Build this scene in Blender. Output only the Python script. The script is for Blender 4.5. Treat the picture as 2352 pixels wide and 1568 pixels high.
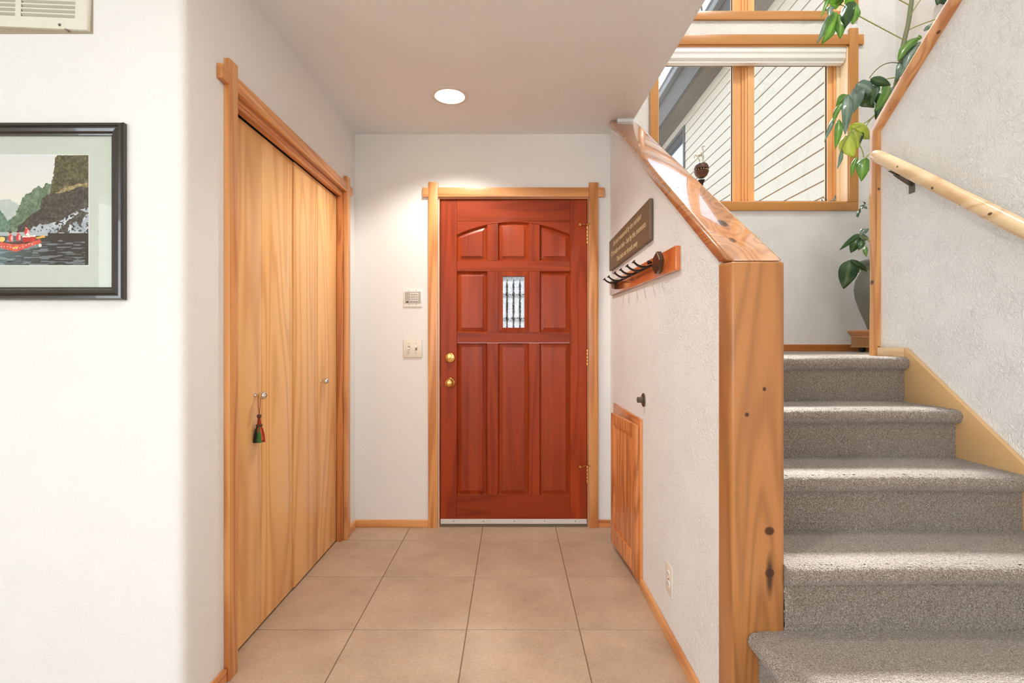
import bpy, bmesh, math, random
import numpy as np
from mathutils import Vector, Matrix, noise

for o in list(bpy.data.objects):
    bpy.data.objects.remove(o, do_unlink=True)
sc = bpy.context.scene
COL = sc.collection
PI = math.pi
H = 1.15            # eye height
F = 1152.0          # focal length in pixels of the 2352 px wide frame

# ------------------------------------------------------------------ camera
cam_data = bpy.data.cameras.new('camera')
cam_data.sensor_width = 36.0
cam_data.lens = 36.0 * F / 2352.0
cam_data.clip_start = 0.05
cam_data.clip_end = 200
cam = bpy.data.objects.new('camera', cam_data)
cam.location = (0, 0, H)
cam.rotation_euler = (PI / 2, 0, 0)
COL.objects.link(cam)
sc.camera = cam

# ------------------------------------------------------------------ world, lights, exposure
world = bpy.data.worlds.new('world')
sc.world = world
world.use_nodes = True
wn = world.node_tree.nodes
wl = world.node_tree.links
wn.clear()
wo = wn.new('ShaderNodeOutputWorld')
wb = wn.new('ShaderNodeBackground')
wt = wn.new('ShaderNodeTexCoord')
ws = wn.new('ShaderNodeSeparateXYZ')
wr = wn.new('ShaderNodeValToRGB')
wr.color_ramp.elements[0].position = 0.0
wr.color_ramp.elements[0].color = (0.95, 0.97, 1.0, 1)
wr.color_ramp.elements[1].position = 0.9
wr.color_ramp.elements[1].color = (0.62, 0.78, 1.0, 1)
wl.new(wt.outputs['Generated'], ws.inputs[0])
wl.new(ws.outputs['Z'], wr.inputs[0])
wl.new(wr.outputs[0], wb.inputs['Color'])
wb.inputs['Strength'].default_value = 2.6
wl.new(wb.outputs[0], wo.inputs['Surface'])

def add_light(name, kind, loc, direction, energy, color=(1, 1, 1), **kw):
    d = bpy.data.lights.new(name, kind)
    d.energy = energy
    d.color = color
    for k, v in kw.items():
        setattr(d, k, v)
    o = bpy.data.objects.new(name, d)
    o.location = loc
    o.rotation_euler = Vector(direction).to_track_quat('-Z', 'Y').to_euler()
    COL.objects.link(o)
    return o

# hazy sun beyond the stair windows
add_light('sun', 'SUN', (2, 12, 14), (-0.16, -1.0, -1.12), 19.0, (0.96, 0.98, 1.0), angle=math.radians(11))
# added fill light behind the camera, set in an unseen window
add_light('rear_fill', 'AREA', (-0.7, -2.95, 1.6), (0.05, 1, 0.08), 26, (0.88, 0.95, 1.0),
          shape='RECTANGLE', size=3.4, size_y=1.7)
# added fill light to brighten the right wall, set in an unseen left window
add_light('side_fill', 'AREA', (-3.25, -1.95, 1.55), (1, 0.18, 0.05), 43, (0.88, 0.95, 1.0),
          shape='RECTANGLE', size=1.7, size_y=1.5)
# added fill lights under the living room ceiling, out of view
for i, (lx, ly) in enumerate([(-1.2, -1.4), (0.8, -1.2), (-0.1, 0.75)]):
    add_light('living_room_fill', 'AREA', (lx, ly, 2.42), (0, 0, -1), 9.5, (1.0, 0.95, 0.88),
              shape='DISK', size=0.16)

# added fill light to brighten the upper stairwell walls, out of view
add_light('stairwell_fill', 'AREA', (1.65, 1.8, 5.06), (0, 0, -1), 42, (1.0, 0.97, 0.93), shape='DISK', size=0.4)

sc.view_settings.view_transform = 'Standard'
sc.view_settings.look = 'None'
sc.view_settings.gamma = 1.0
sc.view_settings.use_curve_mapping = False
sc.view_settings.exposure = 0.12

# ------------------------------------------------------------------ helpers
ORG = {}

def srgb(r, g, b):
    def f(c):
        c /= 255.0
        return c / 12.92 if c <= 0.04045 else ((c + 0.055) / 1.055) ** 2.4
    return (f(r), f(g), f(b), 1.0)

def P(u, v, Y):
    return Vector(((u - 1176) / F * Y, Y, H - (v - 784) / F * Y))

def nb():
    return bmesh.new()

def box(bm, x0, x1, y0, y1, z0, z1, bev=0.0, seg=2):
    m = Matrix.Translation(((x0 + x1) / 2, (y0 + y1) / 2, (z0 + z1) / 2)) @ Matrix.Diagonal((abs(x1 - x0), abs(y1 - y0), abs(z1 - z0), 1))
    r = bmesh.ops.create_cube(bm, size=1.0, matrix=m)
    if bev > 0:
        es = list({e for v in r['verts'] for e in v.link_edges})
        bmesh.ops.bevel(bm, geom=es, offset=bev, segments=seg, affect='EDGES', profile=0.6)
    return bm

def prism(bm, pts, axis, a0, a1, bev=0.0, seg=2):
    """polygon pts in the plane across axis: X -> (y,z), Y -> (x,z), Z -> (x,y)"""
    def mk(p, a):
        if axis == 'X': return (a, p[0], p[1])
        if axis == 'Y': return (p[0], a, p[1])
        return (p[0], p[1], a)
    A = [bm.verts.new(mk(p, a0)) for p in pts]
    B = [bm.verts.new(mk(p, a1)) for p in pts]
    n = len(pts)
    fs = [bm.faces.new(A), bm.faces.new(list(reversed(B)))]
    for i in range(n):
        j = (i + 1) % n
        fs.append(bm.faces.new((A[j], A[i], B[i], B[j])))
    bmesh.ops.recalc_face_normals(bm, faces=fs)
    if bev > 0:
        es = list({e for f in fs for e in f.edges})
        bmesh.ops.bevel(bm, geom=es, offset=bev, segments=seg, affect='EDGES', profile=0.6)
    return bm

def tube(bm, pts, radii, n=10, caps=True, sy=1.0):
    pts = [Vector(p) for p in pts]
    if not isinstance(radii, (list, tuple)):
        radii = [radii] * len(pts)
    rings = []
    up = None
    for i, p in enumerate(pts):
        if i == 0: t = pts[1] - pts[0]
        elif i == len(pts) - 1: t = pts[-1] - pts[-2]
        else: t = pts[i + 1] - pts[i - 1]
        t = t.normalized() if t.length > 1e-9 else Vector((0, 0, 1))
        if up is None:
            up = Vector((0, 0, 1)) if abs(t.z) < 0.9 else Vector((1, 0, 0))
        a = t.cross(up)
        if a.length < 1e-6:
            a = t.cross(Vector((0, 1, 0)))
        a.normalize()
        b = a.cross(t).normalized()
        up = b
        rings.append([bm.verts.new(p + (a * math.cos(2 * PI * k / n) + b * sy * math.sin(2 * PI * k / n)) * radii[i]) for k in range(n)])
    for i in range(len(rings) - 1):
        for k in range(n):
            bm.faces.new((rings[i][k], rings[i][(k + 1) % n], rings[i + 1][(k + 1) % n], rings[i + 1][k]))
    if caps:
        bm.faces.new(list(reversed(rings[0])))
        bm.faces.new(rings[-1])
    bmesh.ops.recalc_face_normals(bm, faces=bm.faces[:])
    return bm

def lathe(bm, prof, c, axis=(0, 0, 1), n=24):
    """prof: list of (radius, distance along axis)"""
    ax = Vector(axis).normalized()
    a = ax.orthogonal().normalized()
    b = ax.cross(a)
    c = Vector(c)
    rings = []
    for r, h in prof:
        if r < 1e-6:
            rings.append([bm.verts.new(c + ax * h)])
        else:
            rings.append([bm.verts.new(c + ax * h + (a * math.cos(2 * PI * k / n) + b * math.sin(2 * PI * k / n)) * r) for k in range(n)])
    for i in range(len(rings) - 1):
        R, S = rings[i], rings[i + 1]
        for k in range(n):
            l = (k + 1) % n
            if len(R) == 1 and len(S) == 1: continue
            if len(R) == 1: bm.faces.new((R[0], S[l], S[k]))
            elif len(S) == 1: bm.faces.new((R[k], R[l], S[0]))
            else: bm.faces.new((R[k], R[l], S[l], S[k]))
    bmesh.ops.recalc_face_normals(bm, faces=bm.faces[:])
    return bm

def tag(o, label=None, cat=None, group=None, kind=None):
    if label: o['label'] = label
    if cat: o['category'] = cat
    if group: o['group'] = group
    if kind: o['kind'] = kind
    return o

def empty(name, loc, label=None, cat=None, group=None, kind=None):
    o = bpy.data.objects.new(name, None)
    o.empty_display_size = 0.05
    o.location = loc
    COL.objects.link(o)
    ORG[o.name] = Vector(loc)
    return tag(o, label, cat, group, kind)

def obj(name, bm, m, parent=None, org=None, smooth=False, ang=35):
    """bmesh in world coordinates -> one object"""
    if parent is not None:
        o0 = ORG[parent.name]
    elif org is not None:
        o0 = Vector(org)
    else:
        o0 = Vector((0, 0, 0))
    if o0.length > 0:
        bmesh.ops.translate(bm, verts=bm.verts[:], vec=-o0)
    me = bpy.data.meshes.new(name)
    bm.to_mesh(me)
    bm.free()
    if smooth:
        me.shade_smooth()
        me.set_sharp_from_angle(angle=math.radians(ang))
    o = bpy.data.objects.new(name, me)
    if m is not None:
        for mm in (m if isinstance(m, (list, tuple)) else [m]):
            me.materials.append(mm)
    COL.objects.link(o)
    if parent is not None:
        o.parent = parent
    else:
        o.location = o0
    ORG[o.name] = o0
    return o

def struct(name, bm, m, parent=None, **k):
    o = obj(name, bm, m, parent, **k)
    if parent is None: o['kind'] = 'structure'
    return o

def arr(name, verts, faces, m, parent=None, org=None, smooth=True):
    """numpy mesh"""
    o0 = ORG[parent.name] if parent is not None else Vector(org if org is not None else (0, 0, 0))
    v = np.asarray(verts, dtype=np.float64) - np.array(o0)
    me = bpy.data.meshes.new(name)
    me.from_pydata(v.tolist(), [], faces)
    if smooth: me.shade_smooth()
    me.materials.append(m)
    o = bpy.data.objects.new(name, me)
    COL.objects.link(o)
    if parent is not None: o.parent = parent
    else: o.location = o0
    ORG[o.name] = o0
    return o

def offset_poly(pts, d):
    """inward offset of a convex ccw polygon"""
    n = len(pts)
    area = sum(pts[i][0] * pts[(i + 1) % n][1] - pts[(i + 1) % n][0] * pts[i][1] for i in range(n))
    s = 1 if area > 0 else -1
    L = []
    for i in range(n):
        a, b = Vector(pts[i]), Vector(pts[(i + 1) % n])
        t = (b - a).normalized()
        nrm = Vector((-t.y, t.x)) * s
        L.append((a + nrm * d, t))
    out = []
    for i in range(n):
        p, t = L[i - 1]
        q, u = L[i]
        den = t.x * u.y - t.y * u.x
        if abs(den) < 1e-6: out.append(tuple(q)); continue
        k = ((q.x - p.x) * u.y - (q.y - p.y) * u.x) / den
        out.append(tuple(p + t * k))
    return out

# ------------------------------------------------------------------ materials
class NT:
    def __init__(s, name):
        s.m = bpy.data.materials.new(name)
        s.m.use_nodes = True
        s.t = s.m.node_tree
        s.t.nodes.clear()
        s.out = s.t.nodes.new('ShaderNodeOutputMaterial')
        s.b = s.t.nodes.new('ShaderNodeBsdfPrincipled')
        s.t.links.new(s.b.outputs[0], s.out.inputs['Surface'])
    def n(s, typ, **kw):
        nd = s.t.nodes.new(typ)
        for k, v in kw.items():
            if k.startswith('i_'):
                nd.inputs[k[2:].replace('_', ' ')].default_value = v
            else: setattr(nd, k, v)
        return nd
    def l(s, a, b): s.t.links.new(a, b)
    def math(s, op, a, b=None, c=None):
        nd = s.t.nodes.new('ShaderNodeMath'); nd.operation = op
        for i, x in enumerate((a, b, c)):
            if x is None: continue
            if isinstance(x, (int, float)): nd.inputs[i].default_value = x
            else: s.l(x, nd.inputs[i])
        return nd.outputs[0]
    def mix(s, f, a, b, mode='MIX'):
        nd = s.t.nodes.new('ShaderNodeMix'); nd.data_type = 'RGBA'; nd.blend_type = mode
        for x, i in ((f, 0), (a, 6), (b, 7)):
            if isinstance(x, (int, float)): nd.inputs[i].default_value = x
            elif isinstance(x, tuple): nd.inputs[i].default_value = x
            else: s.l(x, nd.inputs[i])
        return nd.outputs[2]
    def ramp(s, x, stops):
        nd = s.t.nodes.new('ShaderNodeValToRGB')
        e = nd.color_ramp.elements
        while len(e) < len(stops): e.new(0.5)
        for i, (p, c) in enumerate(stops):
            e[i].position = p; e[i].color = c
        s.l(x, nd.inputs[0])
        return nd.outputs[0]
    def bump(s, h, strength, dist):
        nd = s.n('ShaderNodeBump')
        nd.inputs['Strength'].default_value = strength
        nd.inputs['Distance'].default_value = dist
        s.l(h, nd.inputs['Height'])
        s.l(nd.outputs[0], s.b.inputs['Normal'])
        return nd
    def coords(s, rand=True):
        tc = s.n('ShaderNodeTexCoord')
        if not rand: return tc.outputs['Object']
        oi = s.n('ShaderNodeObjectInfo')
        cv = s.n('ShaderNodeCombineXYZ')
        for k, mlt in enumerate((37.0, 23.0, 51.0)):
            s.l(s.math('MULTIPLY', oi.outputs['Random'], mlt), cv.inputs[k])
        va = s.n('ShaderNodeVectorMath', operation='ADD')
        s.l(tc.outputs['Object'], va.inputs[0]); s.l(cv.outputs[0], va.inputs[1])
        return va.outputs[0]

def plain(name, col, rough=0.5, metal=0.0, spec=0.5, coat=0.0, bump=None):
    t = NT(name)
    t.b.inputs['Base Color'].default_value = col
    t.b.inputs['Roughness'].default_value = rough
    t.b.inputs['Metallic'].default_value = metal
    t.b.inputs['Specular IOR Level'].default_value = spec
    t.b.inputs['Coat Weight'].default_value = coat
    # every material keeps a little procedural wear
    nz = t.n('ShaderNodeTexNoise'); nz.inputs['Scale'].default_value = bump[0] if bump else 40
    nz.inputs['Detail'].default_value = 3
    t.l(t.coords(), nz.inputs['Vector'])
    c = t.mix(nz.outputs['Fac'], tuple(x * 0.93 for x in col[:3]) + (1,), tuple(min(1, x * 1.05) for x in col[:3]) + (1,))
    t.l(c, t.b.inputs['Base Color'])
    if bump: t.bump(nz.outputs['Fac'], bump[1], bump[2])
    return t.m

def plaster(name, col, scale=70, strength=0.45, dist=0.0022):
    t = NT(name)
    co = t.coords(rand=False)
    n1 = t.n('ShaderNodeTexNoise', i_Scale=scale, i_Detail=3.0, i_Roughness=0.55, i_Distortion=1.3)
    t.l(co, n1.inputs['Vector'])
    r = t.math('ABSOLUTE', t.math('SUBTRACT', n1.outputs['Fac'], 0.5))
    ridge = t.math('SUBTRACT', 1.0, t.math('MULTIPLY', r, 7.0))
    ridge = t.math('MAXIMUM', ridge, 0.0)
    n2 = t.n('ShaderNodeTexNoise', i_Scale=9.0, i_Detail=2.0)
    t.l(co, n2.inputs['Vector'])
    h = t.math('MULTIPLY', ridge, n2.outputs['Fac'])
    c = t.mix(n2.outputs['Fac'], tuple(x * 0.985 for x in col[:3]) + (1,), col)
    t.l(c, t.b.inputs['Base Color'])
    t.b.inputs['Roughness'].default_value = 0.75
    t.b.inputs['Specular IOR Level'].default_value = 0.25
    t.bump(h, strength, dist)
    return t.m

def wood(name, light, dark, axis='Z', rings=9.0, scale=5.0, stretch=0.07, rough=0.35, coat=0.25, var=0.12,
         fibre=0.35, knots=0.0, contrast=1.0, glue=None, hue=None, spec=0.5, marks=()):
    """procedural board wood; grain runs along axis"""
    t = NT(name)
    co = t.coords()
    mp = t.n('ShaderNodeMapping')
    sc_ = [1.0, 1.0, 1.0]
    sc_['XYZ'.index(axis)] = stretch
    mp.inputs['Scale'].default_value = sc_
    t.l(co, mp.inputs['Vector'])
    n1 = t.n('ShaderNodeTexNoise', i_Scale=scale, i_Detail=1.5, i_Roughness=0.45, i_Distortion=0.25)
    t.l(mp.outputs[0], n1.inputs['Vector'])
    ring = t.math('SINE', t.math('MULTIPLY', n1.outputs['Fac'], rings * 2 * PI))
    ring = t.math('ADD', t.math('MULTIPLY', ring, 0.5), 0.5)
    ring = t.math('POWER', ring, 2.2)
    mp2 = t.n('ShaderNodeMapping')
    s2 = [1.0, 1.0, 1.0]
    s2['XYZ'.index(axis)] = 0.012
    mp2.inputs['Scale'].default_value = s2
    t.l(co, mp2.inputs['Vector'])
    n2 = t.n('ShaderNodeTexNoise', i_Scale=230.0, i_Detail=3.0, i_Roughness=0.6)
    t.l(mp2.outputs[0], n2.inputs['Vector'])
    n3 = t.n('ShaderNodeTexNoise', i_Scale=3.0, i_Detail=2.0)
    t.l(mp.outputs[0], n3.inputs['Vector'])
    f = t.math('MULTIPLY', ring, 0.55 * contrast)
    f = t.math('ADD', f, t.math('MULTIPLY', t.math('SUBTRACT', n2.outputs['Fac'], 0.4), fibre))
    f = t.math('ADD', f, t.math('MULTIPLY', t.math('SUBTRACT', n3.outputs['Fac'], 0.45), 0.8 * contrast))
    c = t.ramp(f, [(0.0, light), (0.95, dark)])
    if glue:      # glued-up strips of slightly different tone across the grain
        ax, w = glue
        sx = t.n('ShaderNodeSeparateXYZ'); t.l(co, sx.inputs[0])
        fl = t.math('FLOOR', t.math('DIVIDE', sx.outputs['XYZ'.index(ax)], w))
        wnz = t.n('ShaderNodeTexWhiteNoise', noise_dimensions='1D'); t.l(fl, wnz.inputs['W'])
        c = t.mix(t.math('MULTIPLY', wnz.outputs['Value'], 0.5), c, dark if not hue else hue)
    oi = t.n('ShaderNodeObjectInfo')
    hs = t.n('ShaderNodeHueSaturation')
    t.l(c, hs.inputs['Color'])
    t.l(t.math('ADD', t.math('MULTIPLY', oi.outputs['Random'], var), 1.0 - var / 2), hs.inputs['Value'])
    c = hs.outputs[0]
    if knots > 0:
        mk = t.n('ShaderNodeMapping'); ks = [1.0, 1.0, 1.0]; ks['XYZ'.index(axis)] = 0.55
        mk.inputs['Scale'].default_value = ks
        t.l(co, mk.inputs['Vector'])
        vo = t.n('ShaderNodeTexVoronoi', i_Scale=4.3); t.l(mk.outputs[0], vo.inputs['Vector'])
        k = t.math('SUBTRACT', 1.0, t.math('MULTIPLY', vo.outputs['Distance'], 15.0))
        k = t.math('MINIMUM', t.math('MAXIMUM', k, 0.0), 1.0)
        c = t.mix(t.math('MULTIPLY', k, knots), c, srgb(70, 35, 15))
    for (px, py, pz, rx, ry, rz, amt) in marks:      # single knots at fixed spots of this one board
        tc = t.n('ShaderNodeTexCoord')
        sb = t.n('ShaderNodeVectorMath', operation='SUBTRACT'); sb.inputs[1].default_value = (px, py, pz)
        dv = t.n('ShaderNodeVectorMath', operation='DIVIDE'); dv.inputs[1].default_value = (rx, ry, rz)
        ln = t.n('ShaderNodeVectorMath', operation='LENGTH')
        t.l(tc.outputs['Object'], sb.inputs[0]); t.l(sb.outputs[0], dv.inputs[0]); t.l(dv.outputs[0], ln.inputs[0])
        k = t.math('MAXIMUM', t.math('SUBTRACT', 1.0, t.math('ADD', ln.outputs['Value'], t.math('MULTIPLY', t.math('SUBTRACT', n3.outputs['Fac'], 0.5), 1.2))), 0.0)
        c = t.mix(t.math('MINIMUM', t.math('MULTIPLY', k, amt), 0.92), c, srgb(62, 32, 16))
    t.l(c, t.b.inputs['Base Color'])
    t.b.inputs['Specular IOR Level'].default_value = spec
    t.b.inputs['Roughness'].default_value = rough
    t.b.inputs['Coat Weight'].default_value = coat
    t.b.inputs['Coat Roughness'].default_value = 0.12
    t.bump(n2.outputs['Fac'], 0.12, 0.0006)
    return t.m

WALL = plaster('wall_plaster', srgb(239, 238, 235))
WALL_R = plaster('wall_plaster_stairs', srgb(240, 240, 238), scale=50, strength=0.85, dist=0.0034)
CEIL = plaster('ceiling_plaster', srgb(238, 240, 241), scale=95, strength=0.45, dist=0.0022)
fir_l, fir_d = srgb(228, 164, 102), srgb(184, 108, 52)
FIR = {a: wood('fir_trim_' + a, fir_l, fir_d, a, rings=7, scale=9, knots=0.0) for a in 'XYZ'}
FIRR = {a: wood('reddish_fir_' + a, srgb(224, 148, 88), srgb(160, 84, 38), a, rings=9, scale=9) for a in 'XYZ'}
BIRCH = wood('birch_panel', srgb(246, 196, 132), srgb(208, 142, 78), 'Z', rings=8, scale=5.0, stretch=0.10, contrast=0.8, rough=0.3, spec=0.3, coat=0.12, var=0.08, fibre=0.2)
RED = {a: wood('red_mahogany_' + a, srgb(162, 62, 22), srgb(104, 32, 10), a, rings=5, scale=10, rough=0.42, spec=0.22, coat=0.05, var=0.22, fibre=0.45, contrast=0.7) for a in 'XZ'}
REDP = wood('red_mahogany_panel', srgb(158, 58, 21), srgb(98, 30, 10), 'Z', rings=5, scale=10, rough=0.36, spec=0.25, coat=0.08, var=0.16, fibre=0.4, contrast=0.6, glue=('X', 0.055), hue=srgb(178, 80, 36))
POST = wood('knotty_fir_post', srgb(182, 122, 70), srgb(112, 66, 34), 'Z', rings=15, scale=6, stretch=0.06, rough=0.34, spec=0.35, coat=0.2, knots=0.3, var=0.0, contrast=0.6, marks=[(0.7045, 1.371, 0.517, 0.013, 0.1, 0.013, 3), (0.7045, 1.371, 0.51, 0.012, 0.1, 0.07, 1.3), (0.704, 1.371, 0.632, 0.014, 0.1, 0.012, 2.5), (0.642, 1.371, 0.95, 0.006, 0.1, 0.006, 2), (0.690, 1.371, 1.02, 0.005, 0.1, 0.006, 2)])
CAPW = wood('glossy_fir_cap', srgb(196, 134, 82), srgb(150, 92, 52), 'Y', rings=14, scale=7, stretch=0.08, rough=0.2, coat=1.0, knots=0.0, var=0.0, marks=[(0.672, 1.60, 1.526, 0.016, 0.028, 0.05, 3), (0.655, 1.49, 1.45, 0.012, 0.02, 0.04, 3), (0.63, 1.9, 1.73, 0.006, 0.008, 0.03, 2)])
LOGW = wood('peeled_log', srgb(228, 166, 104), srgb(180, 104, 50), 'Z', rings=8, scale=5, stretch=0.12, rough=0.22, coat=0.6, var=0.0, marks=[(1.655, 1.949, 2.356, .012, .012, .014, 3), (1.655, 2.09, 2.222, .011, .011, .011, 3), (1.655, 2.127, 2.18, .011, .014, .011, 3), (1.66, 2.28, 1.84, .010, .012, .010, 3), (1.64, 2.29, 1.42, .010, .012, .012, 2), (1.66, 2.27, 1.12, .009, .012, .009, 3), (1.648, 2.283, 1.70, .0035, .02, .30, 1.2), (1.652, 2.19, 2.17, .004, .004, .05, 1.2)])
RAILW = wood('peeled_pole', srgb(238, 208, 164), srgb(206, 160, 108), 'Y', rings=6, scale=6, stretch=0.12, rough=0.2, coat=0.8, var=0.0, marks=[(-0.027, -0.16, -0.105, .02, .005, .005, 3), (-0.027, -0.33, -0.245, .02, .008, .007, 3), (-0.027, -0.44, -0.34, .02, .005, .005, 3), (-0.027, -0.56, -0.40, .02, .009, .006, 3)])
SKIRT = wood('maple_skirt', srgb(226, 186, 132), srgb(206, 156, 100), 'Y', rings=3, scale=3, stretch=0.25, rough=0.3, coat=0.3, contrast=0.6)
WINW = {a: wood('window_casing_' + a, srgb(200, 140, 70), srgb(172, 110, 48), a, rings=4, scale=9, contrast=0.5, rough=0.35) for a in 'XZ'}
SASH = {a: wood('window_sash_' + a, srgb(242, 184, 122), srgb(224, 148, 86), a, rings=3, scale=9, contrast=0.5, rough=0.35) for a in 'XYZ'}
SUNLIT_PINE = wood('sunlit_reveal_pine', srgb(252, 228, 194), srgb(240, 204, 160), 'Z', rings=3, scale=8, contrast=0.4)  # sunlight on the right reveal and stop, painted into the wood colour
BASEW = {a: wood('landing_baseboard_' + a, srgb(200, 128, 66), srgb(170, 98, 44), a, rings=4, scale=9, contrast=0.6) for a in 'XY'}
RACKW = wood('varnished_rack_board', srgb(220, 128, 66), srgb(160, 74, 28), 'Y', rings=7, scale=8, stretch=0.2, rough=0.2, coat=0.8)

def tile_mat():
    t = NT('floor_tile_ceramic')
    co = t.coords()
    n1 = t.n('ShaderNodeTexNoise', i_Scale=5.0, i_Detail=5.0, i_Roughness=0.62); t.l(co, n1.inputs['Vector'])
    n2 = t.n('ShaderNodeTexNoise', i_Scale=110.0, i_Detail=4.0, i_Roughness=0.7, i_Distortion=1.0); t.l(co, n2.inputs['Vector'])
    c = t.ramp(n1.outputs['Fac'], [(0.3, srgb(178, 154, 130)), (0.72, srgb(206, 181, 156))])
    c = t.mix(t.math('MULTIPLY', t.math('SUBTRACT', n2.outputs['Fac'], 0.42), 1.6), c, srgb(158, 124, 96))
    t.l(c, t.b.inputs['Base Color'])
    t.b.inputs['Roughness'].default_value = 0.5
    t.b.inputs['Specular IOR Level'].default_value = 0.35
    t.bump(n2.outputs['Fac'], 0.15, 0.0008)
    return t.m
TILE = tile_mat()
GROUT = plain('grout', srgb(132, 108, 84), 0.9, bump=(200, 0.3, 0.001))

def carpet_mat():
    t = NT('carpet_pile')
    co = t.coords(rand=False)
    v1 = t.n('ShaderNodeTexNoise', i_Scale=330.0, i_Detail=2.0, i_Roughness=0.6); t.l(co, v1.inputs['Vector'])
    v2 = t.n('ShaderNodeTexVoronoi', i_Scale=210.0); t.l(co, v2.inputs['Vector'])
    n3 = t.n('ShaderNodeTexNoise', i_Scale=3.0); t.l(co, n3.inputs['Vector'])
    c = t.ramp(v1.outputs['Fac'], [(0.32, srgb(94, 78, 62)), (0.52, srgb(160, 144, 127)), (0.7, srgb(214, 204, 194))])
    c = t.mix(t.math('MULTIPLY', v2.outputs['Distance'], 0.55), c, srgb(104, 88, 74))
    t.l(c, t.b.inputs['Base Color'])
    t.b.inputs['Roughness'].default_value = 0.95
    t.b.inputs['Specular IOR Level'].default_value = 0.05
    t.b.inputs['Sheen Weight'].default_value = 0.5
    t.b.inputs['Sheen Roughness'].default_value = 0.5
    h = t.math('ADD', v1.outputs['Fac'], t.math('MULTIPLY', v2.outputs['Distance'], -1.0))
    t.bump(h, 0.9, 0.004)
    return t.m
CARPET = carpet_mat()

BRASS = plain('polished_brass', srgb(222, 176, 104), 0.16, 1.0)
CHROME = plain('polished_chrome', srgb(225, 222, 215), 0.08, 1.0)
ALU = plain('brushed_aluminium', srgb(222, 220, 214), 0.4, 0.3)
IRON = plain('blackened_iron', srgb(46, 34, 28), 0.38, 0.5, bump=(90, 0.4, 0.001))
BRONZE = plain('brown_bronze', srgb(96, 70, 52), 0.3, 0.6, bump=(60, 0.4, 0.001))
GUNM = plain('gunmetal', srgb(120, 112, 102), 0.35, 0.8)
RUBBER = plain('dark_rubber', srgb(40, 38, 34), 0.7)
PLATE = plain('almond_plastic', srgb(232, 225, 210), 0.35)
PLATEW = plain('white_plastic', srgb(238, 236, 230), 0.35)
KEYG = plain('keypad_grey', srgb(190, 184, 174), 0.5)
SCREWM = plain('screw_steel', srgb(120, 112, 104), 0.4, 0.7)
DARK = plain('dark_gap', srgb(24, 18, 14), 0.9)
CREAM = plain('vent_enamel', srgb(232, 229, 214), 0.35)
VENTSLAT = plain('vent_slat_enamel', srgb(196, 190, 170), 0.4)
BAREWALL = plain('unpainted_wallboard', srgb(170, 156, 134), 0.9, bump=(80, 0.4, 0.001))
FRAMEM = plain('dark_lacquer_frame', srgb(40, 32, 25), 0.22, 0.0, coat=0.6)
MATB = plain('sage_mat_board', srgb(198, 206, 194), 0.85)
SIGNM = plain('sign_olive_paint', srgb(112, 92, 68), 0.5, bump=(60, 0.2, 0.001))
SIGNT = plain('sign_lettering', srgb(214, 192, 152), 0.5)
WHITE = plain('white_enamel', srgb(240, 240, 238), 0.4)
SIDING = plain('siding_paint', srgb(180, 171, 157), 0.7)
SHEATH = plain('siding_gap_brown', srgb(196, 122, 56), 0.9)
EAVE = plain('eave_stain', srgb(78, 74, 72), 0.8)
SOFFIT = plain('soffit_boards', srgb(104, 92, 80), 0.8)
GROUND = plain('grey_gravel', srgb(128, 124, 114), 0.95, bump=(12, 0.4, 0.01))
BARK = plain('bark', srgb(92, 84, 78), 0.95)
POTM = plain('sage_glazed_clay', srgb(118, 124, 110), 0.45)
TERRA = plain('terracotta', srgb(214, 158, 112), 0.75)
STONE = plain('brown_stone', srgb(84, 54, 36), 0.5, bump=(70, 0.5, 0.002))
GOLD = plain('pale_gold', srgb(206, 186, 140), 0.3, 0.8)
SILVER = plain('pale_silver', srgb(206, 202, 184), 0.3, 0.35)
PEWTER = plain('pewter', srgb(112, 124, 124), 0.4, 0.6)
SOIL = plain('potting_soil', srgb(70, 50, 36), 0.95, bump=(60, 0.6, 0.004))
WICKER = plain('wicker', srgb(204, 160, 116), 0.7)
BLACKP = plain('black_plastic', srgb(52, 56, 52), 0.45)

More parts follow.
